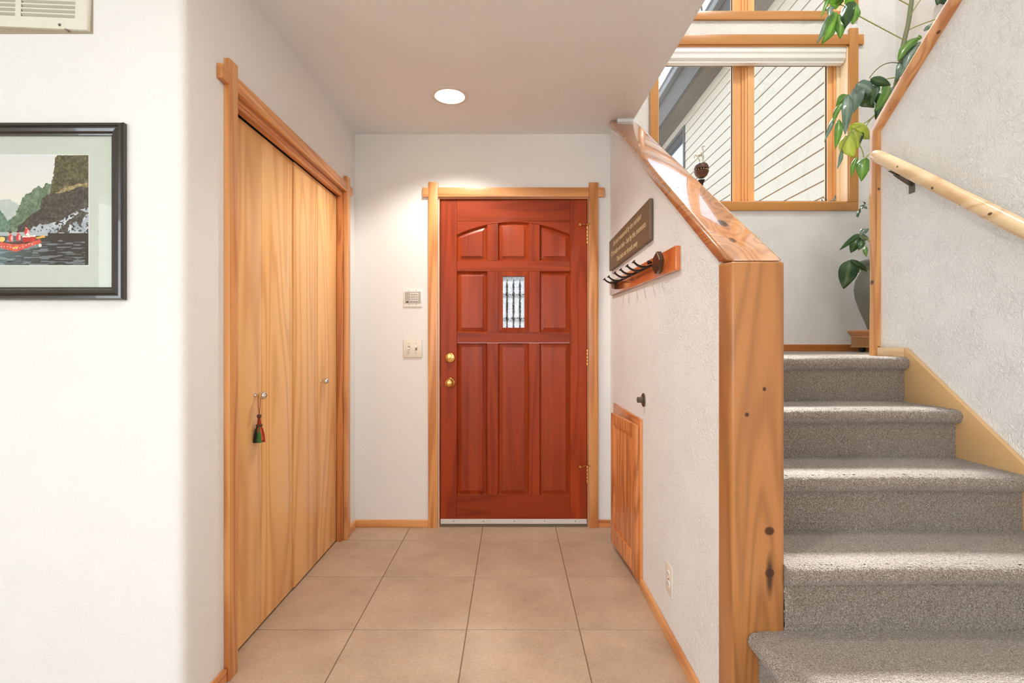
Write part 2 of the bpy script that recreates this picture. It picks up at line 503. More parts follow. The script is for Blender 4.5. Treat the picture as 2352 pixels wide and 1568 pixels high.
def glass(name, refl=0.06, tint=(0.97, 0.985, 0.985, 1), bumpy=False, diffuse=0.0):
    t = NT(name)
    t.t.nodes.remove(t.b)
    tr = t.n('ShaderNodeBsdfTransparent'); tr.inputs[0].default_value = tint
    gl = t.n('ShaderNodeBsdfGlossy'); gl.inputs['Roughness'].default_value = 0.02
    ge = t.n('ShaderNodeNewGeometry')
    dp = t.n('ShaderNodeVectorMath', operation='DOT_PRODUCT')
    t.l(ge.outputs['Normal'], dp.inputs[0]); t.l(ge.outputs['Incoming'], dp.inputs[1])
    gc = t.math('SUBTRACT', 1.0, t.math('ABSOLUTE', dp.outputs['Value']))
    fres = t.math('MULTIPLY', t.math('ADD', 0.04, t.math('MULTIPLY', t.math('POWER', gc, 5.0), 0.8)), refl / 0.06)
    mx = t.n('ShaderNodeMixShader')
    t.l(fres, mx.inputs[0]); t.l(tr.outputs[0], mx.inputs[1]); t.l(gl.outputs[0], mx.inputs[2])
    last = mx.outputs[0]
    if bumpy:
        nz = t.n('ShaderNodeTexNoise', i_Scale=55.0, i_Detail=2.0, i_Distortion=2.5)
        t.l(t.coords(False), nz.inputs['Vector'])
        bp = t.n('ShaderNodeBump', i_Strength=1.0, i_Distance=0.01)
        t.l(nz.outputs['Fac'], bp.inputs['Height'])
        t.l(bp.outputs[0], gl.inputs['Normal'])
        df = t.n('ShaderNodeBsdfTranslucent')
        t.l(t.ramp(nz.outputs['Fac'], [(0.35, srgb(100, 101, 102)), (0.6, srgb(186, 187, 188))]), df.inputs[0])
        m2 = t.n('ShaderNodeMixShader')
        t.l(t.ramp(nz.outputs['Fac'], [(0.35, (0.05,) * 3 + (1,)), (0.65, (0.5,) * 3 + (1,))]), m2.inputs[0])
        t.l(last, m2.inputs[1]); t.l(df.outputs[0], m2.inputs[2])
        last = m2.outputs[0]
    t.l(last, t.out.inputs['Surface'])
    return t.m
PANE = glass('window_glass')
PANEF = glass('picture_glass', refl=0.02, tint=(1, 1, 1, 1))
PANER = glass('rippled_glass', bumpy=True, tint=(0.55, 0.56, 0.56, 1))

def emis(name, col, s):
    t = NT(name)
    t.t.nodes.remove(t.b)
    e = t.n('ShaderNodeEmission'); e.inputs[0].default_value = col; e.inputs[1].default_value = s
    t.l(e.outputs[0], t.out.inputs['Surface'])
    return t.m
LAMP = emis('lamp_glow', (1.0, 0.93, 0.82, 1), 14)

def leaf_mat(name, c1, c2, back):
    t = NT(name)
    co = t.coords()
    n1 = t.n('ShaderNodeTexNoise', i_Scale=14.0, i_Detail=3.0); t.l(co, n1.inputs['Vector'])
    c = t.ramp(n1.outputs['Fac'], [(0.3, c1), (0.7, c2)])
    at = t.n('ShaderNodeAttribute', attribute_name='vein')
    c = t.mix(t.math('MULTIPLY', at.outputs['Fac'], 0.55), c, back)
    t.l(c, t.b.inputs['Base Color'])
    t.b.inputs['Roughness'].default_value = 0.33
    t.b.inputs['Coat Weight'].default_value = 0.25
    tl = t.n('ShaderNodeBsdfTranslucent'); t.l(t.mix(0.5, c, back), tl.inputs[0])
    mx = t.n('ShaderNodeMixShader'); mx.inputs[0].default_value = 0.4
    t.l(t.b.outputs[0], mx.inputs[1]); t.l(tl.outputs[0], mx.inputs[2])
    t.l(mx.outputs[0], t.out.inputs['Surface'])
    return t.m
LEAF = {
    'g': leaf_mat('leaf_green', srgb(84, 134, 52), srgb(120, 168, 76), srgb(176, 206, 110)),
    'd': leaf_mat('leaf_dark_green', srgb(44, 80, 48), srgb(70, 108, 66), srgb(120, 150, 84)),
    't': leaf_mat('leaf_grey_green', srgb(96, 126, 112), srgb(134, 158, 144), srgb(180, 196, 176)),
    'y': leaf_mat('leaf_yellow_green', srgb(160, 176, 70), srgb(194, 204, 102), srgb(214, 218, 130)),
}
STEMM = plain('green_brown_stem', srgb(116, 122, 88), 0.6, bump=(60, 0.5, 0.002))
PETM = plain('petiole_green', srgb(156, 160, 96), 0.5)

_cb = [n for n in CAPW.node_tree.nodes if n.type == 'BSDF_PRINCIPLED'][0]
_cb.inputs['Coat Roughness'].default_value = 0.04
_cb.inputs['Coat IOR'].default_value = 1.75

# ------------------------------------------------------------------ room shell
D = 3.114           # door wall
XL = -0.976         # closet wall
XR = 0.610          # entry side of the half wall
ZC = 2.437          # ceiling
XS = 1.67           # stair right wall
YW = 3.40           # window wall
ZL = 1.084          # landing

def holes_wall(bm, xs, zs, holes, y0, y1, swap=False):
    """wall in the XZ plane between y0 and y1 with rectangular holes [(x0,x1,z0,z1)]"""
    gx = sorted(set([xs[0], xs[1]] + [h[i] for h in holes for i in (0, 1)]))
    gz = sorted(set([zs[0], zs[1]] + [h[i] for h in holes for i in (2, 3)]))
    for i in range(len(gx) - 1):
        k0 = None
        for k in range(len(gz) - 1):
            cx, cz = (gx[i] + gx[i + 1]) / 2, (gz[k] + gz[k + 1]) / 2
            if any(h[0] < cx < h[1] and h[2] < cz < h[3] for h in holes): continue
            if swap: box(bm, y0, y1, gx[i], gx[i + 1], gz[k], gz[k + 1])
            else: box(bm, gx[i], gx[i + 1], y0, y1, gz[k], gz[k + 1])
    return bm

# door opening on the back wall
DX0, DX1, DZ1 = -0.452, 0.472, 2.040
b = holes_wall(nb(), (XL - 0.7, 0.66), (-0.02, 2.60), [(DX0, DX1, -0.02, DZ1)], D, D + 0.14)
struct('wall_back', b, WALL)
# closet wall with its opening
CY0, CY1, CZ1 = 1.722, 2.912, 2.020
b = holes_wall(nb(), (1.55, D), (-0.02, 2.60), [(CY0, CY1, -0.02, CZ1)], XL - 0.11, XL, swap=True)
struct('wall_left', b, WALL)
b = nb(); box(b, -1.75, -1.65, 1.59, D, -0.02, 2.6); box(b, -1.75, XL - 0.11, 1.59, 1.66, -0.02, 2.6)
struct('wall_closet', b, WALL)
# wall with picture, rounded outer corner
R = 0.03
pts = [(-3.3, 1.487)] + [(XL - R + R * math.sin(a), 1.487 + R - R * math.cos(a)) for a in np.linspace(0, PI / 2, 9)] + [(XL, 1.55), (XL - 0.11, 1.55), (XL - 0.11, 1.60), (-3.3, 1.60)]
b = nb(); prism(b, pts, 'Z', -0.02, 2.60)
struct('wall_front', b, WALL, smooth=True, ang=30)
# rest of the living room behind the camera
b = holes_wall(nb(), (-3.1, 1.6), (-0.02, 2.6), [(-2.85, -1.05, 0.75, 2.35)], -3.4, -3.3, swap=True)
struct('wall_living_left', b, WALL)
b = nb(); box(b, -3.36, -3.35, -2.85, -1.05, 0.75, 2.35)
tag(obj('window_added_left', b, PANE), kind='structure')  # unseen window, added to go with the side fill light
b = holes_wall(nb(), (-3.4, 1.79), (-0.02, 2.6), [(-2.4, 1.0, 0.75, 2.25)], -3.12, -3.0)
struct('wall_rear', b, WALL)
# unseen glazed window, added behind the camera to carry the rear fill
b = nb(); box(b, -2.4, 1.0, -3.07, -3.06, 0.75, 2.25)
w3 = tag(obj('window_added_rear', b, PANE), kind='structure')
b = nb()
for x in (-2.4, -0.72, 0.96): box(b, x, x + 0.04, -3.09, -3.03, 0.75, 2.25, 0.003)
for z in (0.75, 2.21): box(b, -2.4, 1.0, -3.09, -3.03, z, z + 0.04, 0.003)
obj('window_frame', b, WHITE, w3)

# half wall between entry and stairs: outline under the sloping cap
SL = (2.437 - 1.369) / (2.924 - 1.371)
capz = lambda y: 1.369 + (y - 1.371) * SL
b = nb()
prism(b, [(1.40, -0.02), (YW, -0.02), (YW, 2.60), (2.90, 2.60), (2.90, capz(2.90) - 0.045), (1.40, capz(1.40) - 0.045)], 'X', XR, 0.725)
struct('wall_half', b, WALL_R)
b = nb(); box(b, 0.50, 0.69, 0.30, YW, 2.60, 5.1)
struct('wall_stair_left_upper', b, WALL_R)
# window wall
WX0, WX1, WZ0, WZ1 = 0.986, 2.276, 2.090, 3.155
UZ0, UZ1 = 3.378, 4.55
b = holes_wall(nb(), (0.55, 2.75), (-0.02, 5.1), [(WX0, WX1, WZ0, WZ1), (WX0, WX1, UZ0, UZ1)], YW, YW + 0.17)
struct('wall_window', b, WALL_R)
b = nb(); box(b, 2.60, 2.75, 0.25, YW + 0.1, -0.02, 5.1)
struct('wall_stair_outer', b, WALL_R)
b = nb(); box(b, 0.50, 2.75, 0.25, 0.40, 2.60, 5.1); box(b, 1.79, 2.75, 0.25, 0.40, -0.02, 2.6)
struct('wall_stair_front', b, WALL_R)
b = nb(); box(b, 0.4, 2.85, 0.2, 3.7, 5.1, 5.2)
struct('ceiling_stairwell', b, CEIL)
# right wall of the lower flight, sloping top
SU = 0.77
uz = lambda y: 2.10 + (2.27 - y) * SU
b = nb()
prism(b, [(-3.1, -0.02), (2.27, -0.02), (2.27, 2.10), (0.30, uz(0.30)), (0.30, 2.6), (-3.1, 2.6)], 'X', XS, XS + 0.12)
struct('wall_right', b, WALL_R)

# ceiling with the hole of the recessed lamp
LX, LY = -0.326, 2.629
b = nb()
outer = [(-3.4, -3.12), (1.79, -3.12), (1.79, 0.4), (0.764, 0.4), (0.7055, 2.913), (0.70, 3.2), (-3.4, 3.2)]
ov = [b.verts.new((x, y, ZC)) for x, y in outer]
iv = [b.verts.new((LX + 0.078 * math.cos(a), LY + 0.078 * math.sin(a), ZC)) for a in np.linspace(0, 2 * PI, 33)[:-1]]
es = [b.edges.new((ov[i], ov[(i + 1) % len(ov)])) for i in range(len(ov))] + [b.edges.new((iv[i], iv[(i + 1) % 32])) for i in range(32)]
bmesh.ops.triangle_fill(b, use_beauty=True, edges=es)
for f in b.faces:
    if f.normal.z > 0: f.normal_flip()
tv = [b.verts.new((x, y, 2.62)) for x, y in outer]
for i in range(len(ov)):
    j = (i + 1) % len(ov)
    b.faces.new((ov[i], ov[j], tv[j], tv[i]))
b.faces.new(tv)
struct('ceiling', b, CEIL)

# ------------------------------------------------------------------ floor
b = nb(); box(b, -3.4, 1.79, -3.1, 3.26, -0.06, -0.002)
floor = struct('floor', b, GROUT)
TS = 0.4505
random.seed(3)
regions = [(-1.035, XR, -3.0, 3.112), (-3.3, -1.035, -3.0, 1.487), (XR, XS, -3.0, 0.86)]
shared = None
gx = [-0.181 + TS * k for k in range(-8, 5)]
gy = [2.004 + TS * k for k in range(-12, 4)]
for iy in range(len(gy) - 1):
    for ix in range(len(gx) - 1):
        for (rx0, rx1, ry0, ry1) in regions:
            x0, x1 = max(gx[ix] + 0.002, rx0), min(gx[ix + 1] - 0.002, rx1)
            y0, y1 = max(gy[iy] + 0.002, ry0), min(gy[iy + 1] - 0.002, ry1)
            if x1 - x0 < 0.015 or y1 - y0 < 0.015: continue
            full = abs((x1 - x0) - (TS - 0.004)) < 1e-6 and abs((y1 - y0) - (TS - 0.004)) < 1e-6
            cx, cy = (x0 + x1) / 2, (y0 + y1) / 2
            if full and shared is not None:
                o = bpy.data.objects.new('tile', shared); COL.objects.link(o); o.parent = floor
                o.location = (cx, cy, 0)
            else:
                bb = nb(); box(bb, x0 - cx, x1 - cx, y0 - cy, y1 - cy, -0.012, 0.0, 0.0012, 1)
                o = obj('tile', bb, TILE, floor)
                o.location = (cx, cy, 0)
                if full: shared = o.data

# ------------------------------------------------------------------ baseboards
def baseboard(name, x0, x1, y0, y1, m, z0=0.0, h=0.046):
    b = nb(); box(b, x0, x1, y0, y1, z0, z0 + h, 0.004)
    return struct(name, b, m)
baseboard('baseboard_back_left', XL, -0.517, D - 0.014, D, FIR['X'])
baseboard('baseboard_back_right', 0.533, XR, D - 0.014, D, FIRR['X'])
baseboard('baseboard_left', XL, XL + 0.014, 1.53, 1.695, FIRR['Y'])
baseboard('baseboard_left_far', XL, XL + 0.014, 2.97, D - 0.014, FIR['Y'])
baseboard('baseboard_right', XR - 0.014, XR, 1.465, 2.336, FIR['Y'])
baseboard('baseboard_front', -3.3, XL - 0.03, 1.473, 1.487, FIR['X'])
baseboard('baseboard_landing', 0.725, 2.60, YW - 0.014, YW, BASEW['X'], ZL)
baseboard('baseboard_landing_right', 2.586, 2.60, 2.3, YW - 0.014, BASEW['Y'], ZL)

# ------------------------------------------------------------------ closet with bifold doors (door_2)
T = 0.02
d2 = empty('door_2', (XL, 2.32, 0), kind='structure')
def cas(parent, m, x0, x1, y0, y1, z0, z1, nm='casing', bev=0.003):
    b = nb(); box(b, x0, x1, y0, y1, z0, z1, bev)
    return obj(nm, b, m, parent, smooth=True)
cas(d2, FIR['Z'], XL, XL + 0.021, 1.697, 1.750, 0.0, 2.110)
cas(d2, FIR['Z'], XL, XL + 0.021, 2.905, 2.965, 0.0, 2.110)
cas(d2, FIR['Y'], XL, XL + 0.0205, 1.655, 1.697, 2.020, 2.070)      # horns
cas(d2, FIR['Y'], XL, XL + 0.0205, 2.965, 3.010, 2.020, 2.070)
cas(d2, FIR['Y'], XL, XL + 0.0205, 1.750, 2.905, 2.018, 2.070)
# jambs and stepped head
cas(d2, FIRR['Z'], XL - 0.11, XL - 0.001, CY1 - 0.020, CY1 + 0.0, 0.0, 2.0, 'jamb', 0.001)
cas(d2, FIR['Z'], XL - 0.11, XL - 0.001, CY0, CY0 + 0.014, 0.0, 2.0, 'jamb', 0.001)
cas(d2, FIRR['Y'], XL - 0.11, XL - 0.001, CY0, CY1, 2.0, 2.019, 'head_jamb', 0.002)
cas(d2, FIRR['Y'], XL - 0.030, XL - 0.004, CY0 + 0.014, CY1 - 0.02, 1.984, 2.001, 'head_trim', 0.003)
cas(d2, DARK, XL - 0.060, XL - 0.031, CY0 + 0.014, CY1 - 0.02, 1.988, 2.001, 'door_track', 0.0005)
cas(d2, FIRR['Z'], XL - 0.030, XL - 0.004, CY1 - 0.034, CY1 - 0.020, 0.0, 1.984, 'stop_trim', 0.002)
PW = (CY1 - 0.022 - (CY0 + 0.016)) / 4
panels = []
for k in range(4):
    y0 = CY0 + 0.016 + PW * k + (0.0035 if k == 2 else 0.0015)
    y1 = CY0 + 0.016 + PW * (k + 1) - (0.0035 if k == 1 else 0.0015)
    off = 0.0 if k < 2 else 0.004
    b = nb(); box(b, XL - 0.066 + off, XL - 0.036 + off, y0, y1, 0.012, 1.980, 0.0015)
    panels.append(obj('door_panel', b, BIRCH, d2, smooth=True))
def round_knob(parent, y, z):
    b = nb()
    lathe(b, [(0.0, -0.001), (0.0085, 0.0), (0.0085, 0.003), (0.006, 0.006), (0.0055, 0.014), (0.0075, 0.017), (0.0130, 0.020), (0.0162, 0.027), (0.0165, 0.032), (0.0140, 0.040), (0.0080, 0.0455), (0.0, 0.047)],
          (XL - 0.036, y, z), (1, 0, 0), 28)
    return obj('knob', b, CHROME, parent, smooth=True, ang=60)
round_knob(panels[0], 1.975, 0.938)
tag(round_knob(panels[3], 2.645, 0.942))

# tassel hanging on the nearer knob
tx, ty = XL - 0.036 + 0.0165, 1.975
ta = empty('tassel', (tx, ty, 0.755), 'small red and green tassel hanging from the nearer closet door knob', 'tassel')
CORD = plain('tassel_red_cord', srgb(150, 48, 24), 0.8)
BRAID = plain('tassel_brown_braid', srgb(96, 66, 48), 0.85, bump=(700, 0.8, 0.002))
TGREEN = plain('tassel_green', srgb(60, 118, 52), 0.8, bump=(500, 0.8, 0.001))
TBLACK = plain('tassel_black', srgb(24, 30, 34), 0.8)
TRED = plain('tassel_dark_red', srgb(160, 28, 24), 0.8, bump=(500, 0.8, 0.001))
TORANGE = plain('tassel_orange_red', srgb(204, 84, 44), 0.8, bump=(500, 0.8, 0.001))
b = nb()
loop = [(tx, ty - 0.0, 0.862), (tx - 0.001, ty - 0.004, 0.89), (tx, ty - 0.0085, 0.925), (tx, ty - 0.0085, 0.938), (tx, ty, 0.9465), (tx, ty + 0.0085, 0.938), (tx, ty + 0.008, 0.925), (tx + 0.001, ty + 0.004, 0.89), (tx, ty, 0.862)]
tube(b, loop, 0.0011, 6)
obj('cord', b, CORD, ta, smooth=True)
b = nb(); lathe(b, [(0, 0.0), (0.005, 0.001), (0.009, 0.006), (0.0075, 0.013), (0.003, 0.016), (0, 0.016)], (tx, ty, 0.848), n=16)
obj('knot', b, BRAID, ta, smooth=True)
b = nb(); lathe(b, [(0, 0), (0.0075, 0), (0.0065, 0.012), (0.005, 0.020), (0.006, 0.024), (0, 0.024)], (tx, ty, 0.825), n=14)
obj('neck', b, CORD, ta, smooth=True)
b = nb()
for k in range(9):
    a = 2 * PI * k / 9
    bmesh.ops.create_uvsphere(b, u_segments=8, v_segments=6, radius=0.0050, matrix=Matrix.Translation((tx + 0.008 * math.cos(a), ty + 0.0085 * math.sin(a), 0.820)))
obj('braided_ring', b, BRAID, ta, smooth=True)
b = nb(); lathe(b, [(0, 0.054), (0.008, 0.052), (0.013, 0.036), (0.018, 0.018), (0.021, 0.002), (0, 0.0)], (tx, ty, 0.762), n=18)
obj('skirt_core', b, TORANGE, ta, smooth=True)
for k, mm in enumerate([TGREEN, TRED, TGREEN, TORANGE, TBLACK, TBLACK]):
    a = -PI / 2 + 0.55 + k * 2 * PI / 6
    cx, cy = tx + 0.0125 * math.cos(a), ty + 0.0155 * math.sin(a)
    b = nb(); tube(b, [(tx + 0.008 * math.cos(a), ty + 0.008 * math.sin(a), 0.817), (cx, cy, 0.802), (cx, cy, 0.797), (cx, cy, 0.785), (cx * 1.0, cy, 0.755)], [0.0015, 0.0035, 0.0042, 0.0075, 0.0105], 10)
    obj('strand_bundle', b, mm, ta, smooth=True)

# ------------------------------------------------------------------ front door (door_1)
YD = D + 0.006
K = F / YD
dx = lambda u: (u - 1176) / K
dz = lambda v: H - (v - 784) / K
d1 = empty('door_1', (0.01, YD, 0), kind='structure')
YF = D - 0.02
cas(d1, FIR['Z'], -0.517, -0.458, YF, D, 0.0, 2.134)
cas(d1, FIR['Z'], 0.475, 0.533, YF, D, 0.0, 2.132)
cas(d1, FIR['X'], -0.553, -0.517, YF + 0.0005, D, 2.043, 2.101)
cas(d1, FIR['X'], 0.533, 0.572, YF + 0.0005, D, 2.043, 2.101)
cas(d1, FIR['X'], -0.458, 0.475, YF + 0.0005, D, 2.043, 2.101)
cas(d1, FIRR['Z'], DX0, DX0 + 0.004, D - 0.006, D + 0.13, 0.0, DZ1, 'jamb', 0.001)
cas(d1, FIRR['Z'], DX1 - 0.004, DX1, D - 0.006, D + 0.13, 0.0, DZ1, 'jamb', 0.001)
cas(d1, FIRR['X'], DX0, DX1, D - 0.006, D + 0.13, DZ1 - 0.006, DZ1, 'jamb', 0.001)
cas(d1, FIRR['Z'], DX0 + 0.004, DX0 + 0.02, D + 0.052, D + 0.065, 0.0, DZ1 - 0.006, 'door_stop', 0.001)
cas(d1, FIRR['Z'], DX1 - 0.02, DX1 - 0.004, D + 0.052, D + 0.065, 0.0, DZ1 - 0.006, 'door_stop', 0.001)
cas(d1, FIRR['X'], DX0 + 0.02, DX1 - 0.02, D + 0.052, D + 0.065, DZ1 - 0.02, DZ1 - 0.006, 'door_stop', 0.001)
def board(nm, m, pts, y0=YD, y1=YD + 0.042, bev=0.0012):
    b = nb(); prism(b, [(dx(u), dz(v)) for u, v in pts], 'Y', y0, y1, bev, 1)
    return obj(nm, b, m, d1)
rect = lambda u0, v0, u1, v1: [(u0, v1), (u1, v1), (u1, v0), (u0, v0)]
board('stile', RED['Z'], rect(1012, 459, 1049, 1199))
board('stile', RED['Z'], rect(1310, 459, 1347.8, 1199))
board('rail', RED['X'], rect(1049.2, 459, 1309.8, 507.4))
arc = lambda u: 509.5 + 0.001746 * (u - 1179.5) ** 2
us = np.linspace(1049.2, 1309.8, 25)
board('arched_rail', RED['X'], [(u, arc(u)) for u in us] + [(1309.8, 507.6), (1049.2, 507.6)])
board('rail', RED['X'], rect(1049.2, 598.5, 1309.8, 622.8))
board('rail', RED['X'], rect(1049.2, 763.5, 1309.8, 787.4))
board('rail', RED['X'], rect(1049.2, 1137, 1309.8, 1199))
for (u0, u1) in ((1119, 1144), (1214.7, 1239.7)):
    board('mullion', RED['Z'], [(u0, 598.3), (u1, 598.3), (u1, arc(u1) + .2), (u0, arc(u0) + .2)])
    board('mullion', RED['Z'], rect(u0, 623, u1, 763.3))
    board('mullion', RED['Z'], rect(u0, 787.6, u1, 1136.8))
def raised(pts):
    """bevelled raised panel; pts in door pixels, ccw"""
    p0 = [(dx(u), dz(v)) for u, v in pts]
    rings = [(0.0, -0.002), (0.0001, 0.004), (0.005, 0.0125), (0.007, 0.0150), (0.027, 0.0085), (0.0275, 0.0048), (0.029, 0.0042)]
    b = nb(); loops = []
    for d, y in rings:
        q = offset_poly(p0, d + 0.0001)
        loops.append([b.verts.new((x, YD + max(y, 0.0005), z)) for x, z in q])
    n = len(p0)
    for i in range(len(loops) - 1):
        for k in range(n):
            b.faces.new((loops[i][k], loops[i][(k + 1) % n], loops[i + 1][(k + 1) % n], loops[i + 1][k]))
    b.faces.new(loops[-1])
    back = [b.verts.new((x, YD + 0.036, z)) for x, z in p0]
    for k in range(n): b.faces.new((loops[0][k], back[k], back[(k + 1) % n], loops[0][(k + 1) % n]))
    b.faces.new(back)
    bmesh.ops.recalc_face_normals(b, faces=b.faces[:])
    return obj('raised_panel', b, REDP, d1)
for (u0, u1) in ((1049.2, 1118.8), (1144.2, 1214.5), (1239.9, 1309.8)):
    t_ = np.linspace(u1, u0, 7)
    raised([(u0, 598.3), (u1, 598.3)] + [(u, arc(u)) for u in t_])
    if u0 < 1140 or u0 > 1220:
        raised(rect(u0, 623, u1, 763.3))
    raised(rect(u0, 787.6, u1, 1136.8))
# glazed light
g0 = (dx(1144.2), dx(1214.5), dz(763.3), dz(623))
g1 = (dx(1155), dx(1204.8), dz(752.3), dz(634.2))
b = nb()
O = [(g0[0], g0[2]), (g0[1], g0[2]), (g0[1], g0[3]), (g0[0], g0[3])]
I = [(g1[0], g1[2]), (g1[1], g1[2]), (g1[1], g1[3]), (g1[0], g1[3])]
for k in range(4):
    l = (k + 1) % 4
    c_ = (Vector(O[k]) + Vector(O[l]) + Vector(I[k]) + Vector(I[l])) / 4
    sh = lambda p: tuple(c_ + (Vector(p) - c_) * 0.995)
    q = [sh(O[k]), sh(O[l]), sh(I[l]), sh(I[k])]
    vs = [b.verts.new((q[0][0], YD - 0.002, q[0][1])), b.verts.new((q[1][0], YD - 0.002, q[1][1])), b.verts.new((q[2][0], YD - 0.007, q[2][1])), b.verts.new((q[3][0], YD - 0.007, q[3][1]))]
    vb = [b.verts.new((p[0], YD + 0.040, p[1])) for p in q]
    b.faces.new(vs); b.faces.new(vb[::-1])
    for i in range(4):
        j = (i + 1) % 4
        b.faces.new((vs[j], vs[i], vb[i], vb[j]))
bmesh.ops.recalc_face_normals(b, faces=b.faces[:])
obj('glazing_bead', b, RED['Z'], d1)
b = nb(); box(b, g1[0], g1[1], YD + 0.012, YD + 0.016, g1[2], g1[3])
obj('pane', b, PANER, d1)
SPIN = plain('grille_brown', srgb(126, 92, 66), 0.6)
for u in (1164.7, 1179.7, 1194.6):
    b = nb()
    zt = dz(639)
    zb = dz(753)
    hgt = zt - zb
    prof = [(0.0, 0), (.005, .001), (.006, .04 * hgt), (.0035, .12 * hgt), (.006, .15 * hgt), (.006, .17 * hgt), (.0035, .2 * hgt), (.0065, .23 * hgt), (.0045, .28 * hgt), (.006, .30 * hgt), (.0072, .42 * hgt), (.0060, .55 * hgt), (.0045, .62 * hgt), (.006, .65 * hgt), (.007, .68 * hgt), (.0075, .72 * hgt), (.0045, .75 * hgt), (.006, .78 * hgt), (.0042, .80 * hgt), (.0075, .84 * hgt), (.0065, .90 * hgt), (.003, .97 * hgt), (0, hgt)]
    lathe(b, [(r, h) for r, h in prof], (dx(u), YD + 0.028, zb), n=12)
    obj('spindle', b, SPIN, d1, smooth=True)
for v in (675.0, 730.0):
    b = nb(); box(b, g1[0], g1[1], YD + 0.024, YD + 0.032, dz(v) - 0.0045, dz(v) + 0.0045, 0.001)
    for u in (1164.7, 1179.7, 1194.6):
        box(b, dx(u) - 0.010, dx(u) + 0.010, YD + 0.022, YD + 0.034, dz(v) - 0.008, dz(v) + 0.008, 0.003)
    obj('grille_bar', b, SPIN, d1)
# deadbolt, knob, latch
b = nb(); lathe(b, [(0, 0.010), (0.024, 0.010), (0.029, 0.008), (0.032, 0.003), (0.033, -0.001), (0, -0.001)], (dx(1034), YD, dz(821)), (0, -1, 0), 32)
db = obj('deadbolt', b, BRASS, d1, smooth=True)
b = nb(); box(b, -0.017, 0.017, -0.016, 0.0, -0.0045, 0.0045, 0.003)
bmesh.ops.transform(b, matrix=Matrix.Translation((dx(1034), YD - 0.008, dz(821))) @ Matrix.Rotation(math.radians(-40), 4, 'Y'), verts=b.verts[:])
obj('thumb_turn', b, BRASS, db, smooth=True)
b = nb(); lathe(b, [(0, -0.001), (0.0325, -0.001), (0.032, 0.003), (0.027, 0.008), (0.015, 0.010), (0.012, 0.014), (0.012, 0.026), (0.017, 0.031), (0.0245, 0.040), (0.0260, 0.050), (0.0235, 0.058), (0.016, 0.0625), (0.007, 0.064), (0, 0.0635)], (dx(1034), YD, dz(878)), (0, -1, 0), 32)
obj('door_knob', b, BRASS, d1, smooth=True, ang=60)
b = nb(); box(b, dx(1012) - 0.0075, dx(1012) - 0.001, YD + 0.012, YD + 0.03, dz(878) - 0.012, dz(878) + 0.012, 0.002)
obj('latch', b, CHROME, d1)
# hinges with pin stops
for v0, v1, st in ((518, 560, 1), (802, 840, 0), (1069, 1110, 1)):
    b = nb()
    xh = dx(1348.6)
    zt, zb = dz(v0), dz(v1)
    for k in range(5):
        a0 = zb + (zt - zb) * k / 5 + 0.0006
        lathe(b, [(0, 0), (0.0058, 0), (0.0062, 0.001), (0.0062, (zt - zb) / 5 - 0.0022), (0.0058, (zt - zb) / 5 - 0.0012), (0, (zt - zb) / 5 - 0.0012)], (xh, YD - 0.006, a0), n=14)
    box(b, xh, xh + 0.003, YD - 0.004, YD + 0.012, zb, zt)
    hg = obj('hinge', b, BRASS, d1, smooth=True)
    if st:
        b = nb()
        tube(b, [(xh - 0.045, YD - 0.030, zt + 0.000), (xh - 0.028, YD - 0.028, zt + 0.002), (xh - 0.006, YD - 0.010, zt + 0.004), (xh + 0.008, YD - 0.026, zt + 0.006)], [0.003, 0.003, 0.0045, 0.003], 8)
        lathe(b, [(0, -0.004), (0.0075, -0.004), (0.0080, 0.004), (0, 0.004)], (xh - 0.047, YD - 0.026, zt), (0, 1, 0), 14)
        lathe(b, [(0, -0.003), (0.006, -0.003), (0.006, 0.004), (0, 0.004)], (xh + 0.010, YD - 0.028, zt + 0.006), (0, 1, 0), 14)
        obj('pin_stop', b, BRASS, hg, smooth=True)
# sweep and threshold
b = nb(); box(b, dx(1012), dx(1347.8), YD - 0.007, YD - 0.0005, dz(1202), dz(1191), 0.0015)
swp = obj('door_sweep', b, ALU, d1)
for u in (1042, 1111, 1181, 1251, 1321):
    b = nb(); lathe(b, [(0, 0.0015), (0.003, 0.001), (0.0035, 0.0), (0, 0)], (dx(u), YD - 0.007, dz(1195.5)), (0, -1, 0), 10)
    obj('screw', b, SCREWM, swp)
b = nb(); prism(b, [(D - 0.002, 0.0), (D + 0.003, 0.014), (D + 0.13, 0.020), (D + 0.13, 0.0)], 'X', DX0 + 0.004, DX1 - 0.004)
obj('threshold', b, plain('weathered_threshold', srgb(104, 90, 72), 0.7), d1)

# ------------------------------------------------------------------ under-stair access door (door_3)
d3 = empty('door_3', (XR, 2.6, 0), kind='structure')
FX = XR - 0.012
cas(d3, FIRR['Z'], FX, XR, 2.338, 2.388, 0.0, 0.787)
cas(d3, FIRR['Z'], FX, XR, 2.92, 2.97, 0.0, 0.787)
cas(d3, FIRR['Y'], FX, XR, 2.388, 2.92, 0.737, 0.787)
cas(d3, FIRR['Y'], FX, XR, 2.388, 2.92, 0.0, 0.03)
LM = Matrix.Translation((0.603, 2.352, 0.0)) @ Matrix.Rotation(math.radians(4.4), 4, 'Z')
